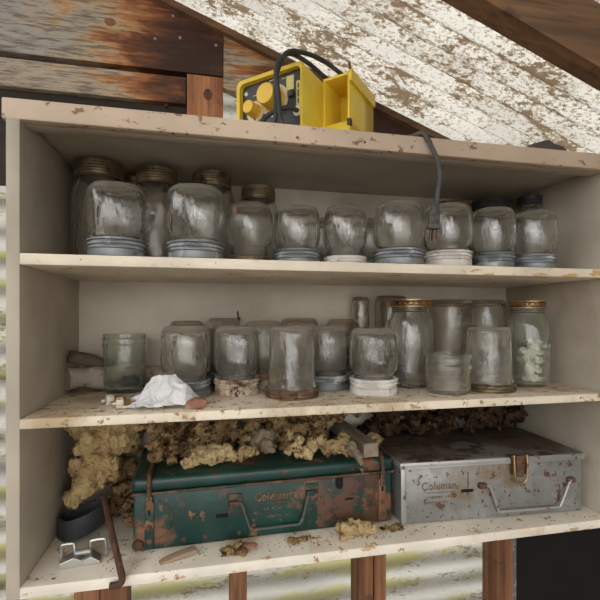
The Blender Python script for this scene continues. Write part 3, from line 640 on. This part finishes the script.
def worn_row(parent, x0, x1, z, h, mat, seed, yy=-.0011):
    rr = random.Random(seed); bm = NB(); x = x0
    while x < x1:
        w = rr.uniform(.0022, .004)
        if rr.random() > .12:
            box(bm, x, x + w * .3, yy, .001, z, z + h); box(bm, x, x + w, yy, .001, z + h * .8 * rr.choice((0, 1, .5)), z + h * .2 + h * .8 * rr.choice((0, .5, 1)) + .0004)
            if rr.random() > .5: box(bm, x + w * .7, x + w, yy, .001, z, z + h)
        x += w + .0016
    return build('worn_lettering', bm, mat, parent, smooth=False)
worn_row(gc, gx(264), gx(288), gz(264, 510), .0042, 'emboss', 2)
worn_row(gc, gx(264), gx(290), gz(264, 518), .0048, 'emboss', 4)
for px, py, w, h in ((222, 515, .021, .0062), (350, 499.5, .016, .0042)):
    build('slot', BX(gx(px) - w / 2, gx(px) + w / 2, -.0016, .003, gz(px, py) - h / 2, gz(px, py) + h / 2, bev=.0004, M=None), 'black', gc)  # thin black box, not cut in; its colour gives the slot's darkness
x = gx(339.5); z = gz(339, 481.5)
build('latch_hole', prism(NB(), rrect(x - .0068, x + .0068, z - .014, z + .012, .0066), -.0048, .003), 'black', gc)
# embossed arc near the left end
arc = [(gx(152) + .003 + .030 * math.sin(q), -.0004, .052 + .034 * math.cos(q)) for q in (k * PI / 10 for k in range(1, 11))]
build('embossed_arc', tube(NB(), arc, .0014, 8), 'green_rusty', gc)
for px in (184, 205, 240): build('rivet', lathe(NB(), [(0, .0015), (.003, .001), (.0045, 0), (0, 0)], 12, Matrix.Translation((gx(px), -.0002, .012)) @ Matrix.Rotation(PI / 2, 4, 'X')), 'rust', gc)

# ------------------------------------------------------------------ grey case
gr = empty('stove_case', (.3600, .7594, ZL), math.radians(-3), 'grey rust-spotted metal suitcase stove with dirt-covered lid and wire handle', 'camp stove')
W2, D2, H2 = .385, .220, .120
c3, s3 = math.cos(math.radians(3)), math.sin(math.radians(3))
def rx(px):                                   # local x on the front face for a photo column
    u = (px - 300) / 433; k = (SN + u * CS) / (CS - u * SN)
    return (k * .7594 - .3600) / (c3 + k * s3)
def rz(px, py):
    x = rx(px); return PZ(px, py, .7594 - x * s3) - ZL
build('body', BX(0, W2, 0, D2, .001, H2 - .012, bev=.003), 'grey', gr)
build('lid', BX(-.003, W2 + .003, -.003, D2 + .002, H2 - .011, H2, bev=.0028), 'grey_top', gr)
build('lid_rim', box(box(BX(-.0042, W2 + .0042, -.0044, -.0026, H2 - .0125, H2 - .002, bev=.0006), -.0046, -.0028, -.004, D2, H2 - .0125, H2 - .002, bev=.0006), -.0042, W2 + .0042, -.0052, -.0036, H2 - .0135, H2 - .0105, bev=.0006), 'grey_rim', gr)
build('corner_strip', box(BX(-.0014, .009, -.0014, .001, .002, H2 - .013, bev=.0006), -.0014, .001, -.001, .010, .002, H2 - .013, bev=.0006), 'grey_rim', gr)
build('slot', BX(rx(461), rx(473), -.0012, .002, rz(467, 492), rz(467, 489), bev=.0003), 'black', gr)
build('score_mark', BX(rx(467.5), rx(468.3), -.0006, .002, rz(468, 487), rz(468, 472)), 'rust', gr)
text_mesh('Coleman', .0215, .0004, 'emboss_grey', gr, (rx(421.5), -.0006, rz(422, 490.5)), sx=.84, bev=.0004)
build('emboss_line', BX(rx(426), rx(453), -.0009, .001, rz(440, 492.5), rz(440, 492.5) + .001), 'emboss_grey', gr)
worn_row(gr, rx(427), rx(452), rz(440, 498), .0042, 'emboss_grey', 6, -.0008)
worn_row(gr, rx(424), rx(446), rz(437, 503.5), .0042, 'emboss_grey', 9, -.0008)
h0, h1 = rx(484), rx(566); zt_, zb_ = rz(487, 484.5), rz(505, 509)
build('handle', tube(NB(), [(h0 - .008, -.006, zt_), (h0 + .004, -.007, zt_), (h0 + .010, -.008, zt_ - .006), (h0 + .024, -.009, zb_ + .006), (h0 + .032, -.009, zb_), (h0 + .05, -.009, zb_), (h1 - .04, -.009, zb_), (h1 - .026, -.009, zb_), (h1 - .018, -.009, zb_ + .006), (h1, -.008, zt_ - .006), (h1 + .006, -.007, zt_), (h1 + .014, -.006, zt_)], .0026, 10), 'grey_rim', gr)
for xx in (h0 - .004, h1 + .009): build('handle_bracket', BX(xx - .010, xx + .006, -.0095, .001, zt_ - .005, zt_ + .005, bev=.002), 'rust', gr)
lx = rx(517)
lt = build('latch', box(BX(lx - .017, lx + .017, -.006, -.004, H2 - .036, H2 - .002, bev=.0008), lx - .019, lx + .019, -.009, .006, H2 - .004, H2 + .0025, bev=.001), 'rust', gr)
build('latch_loop', tube(NB(), [(lx - .014, -.010, H2 + .004), (lx - .014, -.012, H2 - .02), (lx - .011, -.012, H2 - .044), (lx, -.012, H2 - .051), (lx + .011, -.012, H2 - .044), (lx + .014, -.012, H2 - .02), (lx + .014, -.010, H2 + .004)], .0024, 8), 'brass', lt)
build('latch_tongue', BX(lx - .008, lx + .008, -.010, -.006, H2 - .040, H2 + .002, bev=.0012), 'rust', lt)
for xx, zz in ((rx(399) + .001, rz(399, 470)),): build('hole', BX(-.0016, .001, .006, .010, H2 - .024, H2 - .019), 'black', gr)

# ------------------------------------------------------------------ wool, wood and hardware on the bottom shelf
ZG = ZL + H                                   # top of the green case
GI = 'torn glass wool on the bottom shelf'
def wool(pts, mat, label, **k): return fluff('insulation_tuft', pts, mat, label, 'insulation', GI, **k)
# tall chunk left of the green case
wool([(-.225, .885, ZL + .185, .030), (-.192, .895, ZL + .19, .038), (-.158, .905, ZL + .185, .032), (-.172, .90, ZL + .150, .032), (-.203, .885, ZL + .150, .034), (-.212, .870, ZL + .115, .030), (-.190, .872, ZL + .112, .028), (-.222, .860, ZL + .085, .026), (-.235, .852, ZL + .066, .018), (-.205, .862, ZL + .083, .018), (-.143, .91, ZL + .155, .016), (-.137, .95, ZL + .19, .02), (-.15, .96, ZL + .14, .02)], 'wool_yellow', 'tall shaggy yellow insulation chunk standing left of the green case', back=.995)
wool([(-.150, .91, ZL + .02, .022), (-.165, .93, ZL + .05, .022), (-.155, .95, ZL + .085, .022), (-.175, .92, ZL + .02, .02), (-.14, .875, ZL + .012, .014), (-.155, .965, ZL + .12, .022), (-.18, .965, ZL + .09, .022), (-.205, .96, ZL + .06, .02), (-.145, .96, ZL + .15, .015)], 'wool_brown', 'dark brown insulation heap at the lower left corner of the green case', floor=ZL + .0008, back=.995)
# on the green case
random.seed(11)
bl = [(x, .86 + random.uniform(0, .07), ZG + random.uniform(.006, .085), random.uniform(.012, .020)) for x in [-.095 + i * .0075 for i in range(48)] for _ in range(2)] + [(random.uniform(.265, .352), random.uniform(.945, .965), ZG + random.uniform(.050, .082), random.uniform(.013, .018)) for _ in range(26)]
wool(bl, 'wool_brown', 'long dark brown matted insulation heaped along the back of green case', floor=ZG + .0012, back=.975)
bl = [(.005 + random.uniform(-.034, .034), .806 + random.uniform(-.012, .02), ZG + random.uniform(.008, .026), random.uniform(.010, .015)) for i in range(16)] + [(.055 + random.uniform(-.03, .03), .812 + random.uniform(-.01, .02), ZG + random.uniform(.008, .022), random.uniform(.010, .014)) for i in range(10)]
wool(bl, 'wool_pale', 'tan fluffy insulation clump at the front middle of the green case top', floor=ZG + .0012)
bl = [(-.082 + random.uniform(-.016, .02), .822 + random.uniform(-.005, .02), ZG + random.uniform(.008, .036), random.uniform(.009, .013)) for i in range(9)]
wool(bl, 'wool_brown', 'reddish brown insulation bit beside the left rusty strap on green case', floor=ZG + .0012)
bl = [(.105 + random.uniform(-.016, .02), .845 + random.uniform(-.01, .02), ZG + random.uniform(.012, .040), random.uniform(.012, .017)) for i in range(8)]
wool(bl, 'wool_grey', 'greyish insulation wad in the middle of green case top', floor=ZG + .0012)
bl = [(.16 + i * .0125, .828 - .03 * abs(math.sin(i * .7)) + random.uniform(0, .02), ZG + random.uniform(.012, .040), random.uniform(.012, .018)) for i in range(11)] + [(.155, .82, ZG + .013, .012), (.17, .806, ZG + .012, .012), (.225, .80, ZG + .014, .013), (.255, .79, ZG + .014, .012)]
wool(bl, 'wool_pale', 'pale yellow insulation clump at the right of green case top', floor=ZG + .0012)
wool([(.266, .778, ZG + .024, .011), (.272, .770, ZG + .016, .011), (.276, .764, ZG + .010, .010), (.270, .785, ZG + .012, .011), (.279, .7575, ZG + .0, .0062), (.280, .7565, ZG - .012, .0052), (.282, .7565, ZG - .02, .0035)], 'wool_grey', 'ragged insulation strip hanging over the front edge of green case', d1=.006, d2=.006, d3=.003, voxel=.002)
wool([(.352, .86, ZG + .012, .011), (.345, .875, ZG + .013, .011)], 'wool_pale', 'small insulation tuft right of the grey stick', floor=ZG + .0008)
bl = [(.366 + i * .003, .955 + random.uniform(-.035, .018), ZL + H2 + random.uniform(.004, .088), random.uniform(.013, .019)) for i in range(128)]
wool(bl, 'wool_dirt', 'dark dirty debris heap along the back of the grey case top', floor=ZL + H2 + .0004, back=.99)
# loose on the shelf
bl = [(PX(234, .722) + random.uniform(-.022, .022), .730 + random.uniform(-.010, .010), ZL + random.uniform(.002, .010), random.uniform(.005, .009)) for i in range(16)]
wool(bl, 'wool_brown', 'small tan insulation scrap lying in front of the green case beneath its left slot', floor=ZL + .0006, voxel=.002, d1=.006, d2=.006)
bl = [(PX(356, .748) + random.uniform(-.032, .032) * 1.1, .742 + random.uniform(-.012, .012), ZL + random.uniform(.004, .019), random.uniform(.006, .010)) for i in range(34)]
wool(bl, 'wool_pale', 'pale fluffy insulation tuft on shelf in front of the rusty end of green case', floor=ZL + .0006, voxel=.002, d1=.006, d2=.007)
bl = [(PX(303, .74) + random.uniform(-.025, .02), .738 + random.uniform(-.008, .012), ZL + random.uniform(.001, .005), random.uniform(.003, .006)) for i in range(14)]
wool(bl, 'wool_brown', 'thin brown insulation crumbs left of the pale fluffy tuft on shelf', floor=ZL + .0005, voxel=.002, d1=.004, d2=.004)
bl = [(PX(392, .75) + random.uniform(-.02, .02), .745 + random.uniform(-.008, .008), ZL + random.uniform(.001, .006), random.uniform(.003, .007)) for i in range(12)]
wool(bl, 'wool_brown', 'brown insulation bits on shelf below the gap between both cases', floor=ZL + .0005, voxel=.002, d1=.004, d2=.004)
o = lump('bark_chip', at(247, 548, .735) + Vector((0, 0, .004)), (.018, .008, .0042), 'shard', 5, .4, (.1, .15, .2)); tag(o, 'reddish bark chip lying against the small tan insulation scrap', 'bark')
o = build('wood_chip', prism(NB(), [(-.032, .0), (.022, .001), (.030, .005), (.026, .010), (.002, .008), (-.02, .005)], -.006, .008, .001), 'chip', loc=(PX(179, .728), .732, ZL + .001), rot=(.1, 0, .35)); tag(o, 'flat weathered wood chip on shelf below the left strap of green case', 'wood chip')
# crumbs nobody could count
def crumbs(label, areas, seed):
    rr = random.Random(seed); bm = NB()
    for (x0, x1, y0, y1, z, n) in areas:
        for _ in range(n):
            s_ = rr.uniform(.0006, .0017) * (1.6 if rr.random() < .08 else 1)
            M_ = Matrix.Translation((rr.uniform(x0, x1), rr.uniform(y0, y1), z + s_ * .38)) @ Matrix.Rotation(rr.uniform(0, 6.3), 4, 'Z') @ Matrix.Diagonal((s_ * rr.uniform(.8, 2.2), s_ * rr.uniform(.6, 1.3), s_ * .75, 1))
            bmesh.ops.create_cube(bm, size=1, matrix=M_)
    o = build('crumbs', bm, 'crumb', smooth=False); tag(o, label, 'crumbs', None, 'stuff'); return o
crumbs('scattered brown crumbs and grit on the middle shelf', [(-.24, .05, .705, .84, ZM, 120), (.05, .5, .703, .77, ZM, 90), (.1, .44, .77, .82, ZM, 30)], 3)
crumbs('scattered brown crumbs and grit on the bottom shelf', [(-.16, .36, .715, .76, ZL, 130), (.10, .46, .722, .755, ZL, 100), (.4, .74, .705, .735, ZL, 24)], 5)
# stick on the green case
p0, p1 = Vector((.3065, .778, ZG + .015)), Vector((.298, .985, ZG + .015))
d = (p1 - p0); M = Matrix.Translation(p0) @ d.to_track_quat('Y', 'Z').to_matrix().to_4x4()
bm = BX(-.015, .015, 0, d.length, -.0130, .0145, bev=.002); 
for v in bm.verts: v.co += Vector((noise.noise(v.co * 40), 0, noise.noise(v.co * 40 + Vector((3, 3, 3))))) * .002
bmesh.ops.transform(bm, matrix=M, verts=bm.verts)
o = build('wood_stick', bm, 'stick', smooth=False); tag(o, 'grey weathered square wood stick lying across the right top of green case', 'stick')

# rusted hook rod over the front edge
rod = build('hook_rod', tube(NB(), [at(104, 497, .84), at(110, 525, .775), at(117, 555, .722), at(121.5, 574, .694), at(122, 580, .690), at(119.5, 584, .688), at(115, 585.5, .688), at(110, 586, .689)], .0052, 12, smooth=6), 'rust')
tag(rod, 'rusted steel rod with bent end hanging over the front edge of bottom shelf', 'rod')
# black strap loop
pts = spline([(-.258, .838, 0), (-.235, .815, 0), (-.206, .818, 0), (-.187, .838, 0), (-.181, .860, 0), (-.196, .872, 0), (-.225, .872, 0), (-.255, .868, 0)], 8)
bm = NB(); rows = []
for i, p in enumerate(pts):
    dd = (pts[min(i + 1, len(pts) - 1)] - pts[max(i - 1, 0)]).normalized(); nn = Vector((-dd.y, dd.x, 0)); zz = ZL + .004 + .016 * max(0, (p.x + .24) / .06)
    rows.append([bm.verts.new(p + nn * sx * .0014 + Vector((0, 0, zz + h))) for sx, h in ((-1, 0), (1, 0), (1, .036), (-1, .036))])
for A, B in zip(rows, rows[1:]):
    for k in range(4): bm.faces.new((A[k], A[(k + 1) % 4], B[(k + 1) % 4], B[k]))
bm.faces.new(rows[0]); bm.faces.new(rows[-1])
o = build('rubber_strap', bm, 'rubber'); tag(o, 'black curled strap behind the metal buckle at the left of bottom shelf', 'strap')
# metal buckle
t = empty('metal_buckle', (-.192, .752, ZL), .12, 'dull silver metal buckle lying at the left front of bottom shelf', 'buckle')
build('base_plate', prism(NB(), [(-.034, .0005), (.024, .0005), (.024, .004), (.012, .013), (-.004, .009), (-.014, .016), (-.034, .010)], -.012, .012, .0012), 'steel', t, smooth=False)
build('wire_frame', tube(NB(), [(.008, .006, .002), (.008, .008, .026), (.011, .008, .030), (.026, .008, .030), (.030, .008, .026), (.031, .004, .002)], .0026, 8, smooth=4), 'steel', t)
build('wire_frame', tube(NB(), [(-.034, .006, .002), (-.034, .008, .026), (-.032, .008, .030), (-.020, .008, .030), (-.016, .008, .026), (-.014, .004, .002)], .0026, 8, smooth=4), 'steel', t)
build('roller', cyl(NB(), (-.014, .003, .016), (.010, .003, .016), .005, 12, .001), 'grey_rim', t)
o = build('steel_bar', cyl(NB(), (-.240, .895, ZL + .006), (-.252, .86, ZL + .075), .0045, 10), 'rust'); tag(o, 'short rusty bar leaning behind the black strap at far left', 'bar')
o = build('steel_bar', cyl(NB(), (-.247, .925, ZL + .006), (-.259, .955, ZL + .125), .0045, 10), 'dark_zinc'); tag(o, 'thin grey bar leaning on the left side panel beside yellow insulation', 'bar')

# dark cloth at the right end of the top board
bm = NB(); n = 14; vs = []
for j in range(7):
    for i in range(n):
        u, v = i / (n - 1), j / 6
        z = .0015 + (.004 + .030 * u ** 1.4) * abs(math.sin(PI * v * 1.0)) * (1 + .35 * math.sin(u * 9 + v * 3)) + .003 * noise.noise(Vector((u * 6, v * 5, 1)))
        vs.append(bm.verts.new((u * .14, v * .075 + .012 * noise.noise(Vector((u * 4, v, 7))), max(.0012, z))))
for j in range(6):
    for i in range(n - 1): a = j * n + i; bm.faces.new((vs[a], vs[a + 1], vs[a + n + 1], vs[a + n]))
o = build('dark_cloth', bm, 'cloth', loc=(PX(503, .72), .715, ZT)); m = o.modifiers.new('t', 'SOLIDIFY'); m.thickness = .002; m.offset = 1
tag(o, 'dark purple-grey crumpled cloth on the right end of the top board', 'cloth')

# ------------------------------------------------------------------ yellow electrical device on the top board
dv = empty('electric_charger', (.0551, .8418, ZT), math.atan2(-.678, .735), 'yellow electrical charger box with two orange knobs and a looped black cord on top board', 'electrical device')
WX, DY, HZ = .150, .165, .1346
def ring(bm, poly, y): return [bm.verts.new((x, y, z)) for x, z in poly]
def bridge(bm, A, B):
    n = len(A)
    for i in range(n): bm.faces.new((A[i], A[(i + 1) % n], B[(i + 1) % n], B[i]))
bm = NB()
o1 = rrect(0, WX, .001, HZ, .013); o0 = rrect(.002, WX - .002, .003, HZ - .002, .012)
i0 = rrect(.008, WX - .007, .009, HZ - .008, .009)
A = ring(bm, i0, .014); B = ring(bm, i0, .001); C = ring(bm, o0, -.001); Dn = ring(bm, o1, .003); E_ = ring(bm, o1, DY - .004); F_ = ring(bm, o0, DY)
for p, q in ((A, B), (B, C), (C, Dn), (Dn, E_), (E_, F_)): bridge(bm, p, q)
bm.faces.new(F_); bm.faces.new(A)
build('casing', bm, 'yellow', dv)
pn = build('control_panel', prism(NB(), rrect(.0085, WX - .0075, .0095, HZ - .0085, .008), .0115, .0138), 'panel', dv)
def knob(x, z, r, L, rd, nm='knob'):
    build('dial', lathe(NB(), [(0, .0012), (rd - .001, .0012), (rd, 0), (0, -.0005)], 32, Matrix.Translation((x, .0113, z)) @ Matrix.Rotation(PI / 2, 4, 'X')), 'dial', dv)
    k = build('knob', lathe(NB(), [(0, 0), (r * 1.08, 0), (r * 1.08, .003), (r, .004), (r * .94, L - .003), (r * .86, L), (0, L)], 40, Matrix.Translation((x, .0105, z)) @ Matrix.Rotation(PI / 2, 4, 'X')), 'orange_knob', dv)
    build('pointer', BX(x - .0008, x + .0008, .0075, .0105, z - r * 1.35, z - r * 1.0), 'panel', k)
knob(.082, .083, .0205, .032, .030); knob(.038, .073, .0130, .024, .0205)
for x0, x1, z0, z1 in ((.129, .1375, .060, .106), (.108, .1235, .094, .1195), (.1390, .1418, .066, .115)): build('label_strip', BX(x0, x1, .0105, .0116, z0, z1), 'label_yellow', dv)
for x, z in ((.016, .112), (.056, .117)): build('screw', lathe(NB(), [(0, .002), (.004, .0015), (.0052, 0), (0, 0)], 14, Matrix.Translation((x, .0113, z)) @ Matrix.Rotation(PI / 2, 4, 'X')), 'steel', dv)
build('toggle', cyl(NB(), (.120, .0115, .084), (.120, .003, .084), .0062, 16, .001), 'black_lid', dv)
build('red_switch', BX(.042, .060, -.003, .0114, .028, .036, bev=.002), 'red', dv)
build('cord_gland', lathe(NB(), [(.0045, 0), (.0095, 0), (.0095, .005), (.0045, .006)], 10, Matrix.Translation((.134, .0113, .050)) @ Matrix.Rotation(PI / 2, 4, 'X'), closed=True), 'ceramic', dv)
bm = NB()
for x0, x1, z in ((.032, .046, .103), (.062, .072, .103), (.07, .09, .1215), (.098, .105, .118), (.02, .03, .045), (.064, .078, .034)):
    box(bm, x0, x1, .0109, .0116, z, z + .0012)
build('panel_marks', bm, 'dial', dv, smooth=False)
build('label_marks', box(box(box(NB(), .132, .1345, .0101, .0106, .066, .074), .132, .1345, .0101, .0106, .077, .090), .132, .1345, .0101, .0106, .093, .101), 'panel', dv, smooth=False)
# pocket block at the side: walls around an opening that faces forward
bm = NB(); x0, x1, y0, y1 = WX - .001, .205, .076, .196
box(bm, x0, x0 + .005, y0, y1, .001, HZ - .001, bev=.001); box(bm, x1 - .0045, x1, y0 - .002, y1, .001, HZ, bev=.001)
box(bm, x0, x1, y0, y1, HZ - .0055, HZ - .0005, bev=.001); box(bm, x0, x1, y1 - .05, y1, .001, HZ - .001, bev=.001)
box(bm, x0, x1, y0 + .001, y1, .001, .045, bev=.001)
build('side_pocket', bm, 'yellow', dv)
build('pocket_lip', BX(x1 - .001, x1 + .005, y0 - .004, y1 - .002, HZ - .020, HZ + .003, bev=.0012), 'yellow', dv)
build('pocket_catch', BX(x1 - .004, x1 + .003, y0 - .006, y0 + .004, .034, .046, bev=.001), 'rust', dv)
bm = NB(); v = [bm.verts.new(c) for c in ((WX - .03, -.001, .001), (WX + .001, -.001, .001), (WX + .001, -.001, .028), (WX - .03, -.001, .014), (WX - .03, -.016, .001), (WX + .002, -.016, .001))]
build('base_flange', prism(NB(), [(WX - .002, .001), (WX + .012, .001), (WX - .001, .03)], .01, .078), 'yellow', dv, smooth=False)
bm.free()
bolt = build('bolt', cyl(NB(), (x1 + .002, y0 - .006, HZ + .001), (x1 + .002, y0 - .006, HZ + .012), .0022, 8), 'rust', dv)
# cord: two loops over the casing, then along the board, over the edge and down to the plug
rotm = Matrix.Rotation(math.atan2(-.678, .735), 4, 'Z'); R0 = Matrix.Translation((.0551, .8418, ZT)) @ rotm; RI = R0.inverted()
lp = [(.134, .010, .050), (.128, -.010, .050), (.110, -.020, .046), (.085, -.024, .036), (.066, -.018, .018), (.062, -.012, .0065), (.085, -.016, .0055), (.104, -.020, .030), (.108, -.024, .070), (.112, -.026, .108), (.124, -.014, .145), (.140, .020, .158), (.158, .065, .160), (.176, .115, .150), (.186, .165, .144), (.186, .214, .118), (.165, .222, .130), (.150, .160, .149), (.140, .10, .153), (.132, .04, .155), (.121, -.004, .150), (.116, -.034, .112), (.119, -.032, .065), (.122, -.030, .025), (.130, -.022, .0055), (.142, -.018, .005)]
build('power_cord', tube(NB(), lp, .0042, 10, smooth=7), 'cord', dv)
wp = [Vector((.225, .765, ZT + .0046)), Vector((.275, .748, ZT + .0046)), Vector((.330, .742, ZT + .0046)), at(400, 138, .735) * 1, at(412, 137.5, .715), at(424, 141, .696), at(433, 150, .688), at(438.5, 163, .686), at(439.5, 178, .687), at(438, 190, .688), at(436.5, 203, .688)]
for q in wp[:5]: q.z = max(q.z, ZT + .0046)
wp[3].z = ZT + .0046; wp[4].z = ZT + .0048; wp[5].z = ZT + .003
c2 = build('power_cord', tube(NB(), [RI @ q for q in wp], .0040, 10, smooth=7), 'cord_dusty', dv); c2['label'] = 'dusty end of the cord hanging over the board edge'
q = at(435.5, 204, .688); plug_M = RI @ Matrix.Translation(q) @ Matrix.Rotation(-.35, 4, 'Z') @ Matrix.Rotation(.08, 4, 'Y')
bm = NB(); box(bm, -.0095, .0095, -.006, .006, -.040, -.012, bev=.0025); box(bm, -.0065, .0065, -.0045, .0045, -.014, .002, bev=.002); box(bm, -.011, .011, -.007, .007, -.044, -.036, bev=.002)
bmesh.ops.transform(bm, matrix=plug_M, verts=bm.verts)
pl = build('plug', bm, 'cord_dusty', c2)
bm = NB(); box(bm, -.0070, -.0055, -.0032, .0032, -.062, -.043); box(bm, .0048, .0063, -.0032, .0032, -.060, -.043); cyl(bm, (-.0005, .003, -.043), (-.0005, .003, -.063), .0022, 10)
bmesh.ops.transform(bm, matrix=plug_M, verts=bm.verts)
bpy.context.view_layer.update()
pr = build('prong', bm, 'rust', c2)

# ------------------------------------------------------------------ daylight, camera
w = bpy.data.worlds.new('sky'); scene.world = w; w.use_nodes = True; nt = w.node_tree; nt.nodes.clear()
out = nt.nodes.new('ShaderNodeOutputWorld'); bg = nt.nodes.new('ShaderNodeBackground'); tc = nt.nodes.new('ShaderNodeTexCoord'); sp = nt.nodes.new('ShaderNodeSeparateXYZ'); rp = nt.nodes.new('ShaderNodeValToRGB')
nt.links.new(tc.outputs['Generated'], sp.inputs[0]); nt.links.new(sp.outputs[2], rp.inputs[0]); nt.links.new(rp.outputs[0], bg.inputs[0]); nt.links.new(bg.outputs[0], out.inputs[0])
e = rp.color_ramp.elements; e[0].position = 0; e[0].color = (.35, .34, .31, 1); e[1].position = .7; e[1].color = (1, 1, 1, 1)
k = e.new(.03); k.color = (.98, .98, .97, 1)
bg.inputs[1].default_value = 4.2
sun = bpy.data.lights.new('sun', 'SUN'); sun.energy = 14; sun.angle = math.radians(8); sun.color = (1, .96, .9)
so = link(bpy.data.objects.new('sun', sun)); so.rotation_euler = (math.radians(-42), math.radians(8), 0)

cam = bpy.data.cameras.new('camera'); co = link(bpy.data.objects.new('camera', cam))
co.location = (0, 0, EZ); co.rotation_euler = (PI / 2, 0, -TH); cam.sensor_width = 36; cam.lens = 433 / 600 * 36; cam.shift_y = 17 / 600; cam.clip_start = .02
scene.camera = co
scene.view_settings.view_transform = 'Standard'; scene.view_settings.look = 'None'; scene.view_settings.exposure = .35; scene.view_settings.gamma = 1
scene.cycles.max_bounces = 24; scene.cycles.transmission_bounces = 24; scene.cycles.diffuse_bounces = 6; scene.cycles.glossy_bounces = 8; scene.cycles.transparent_max_bounces = 24
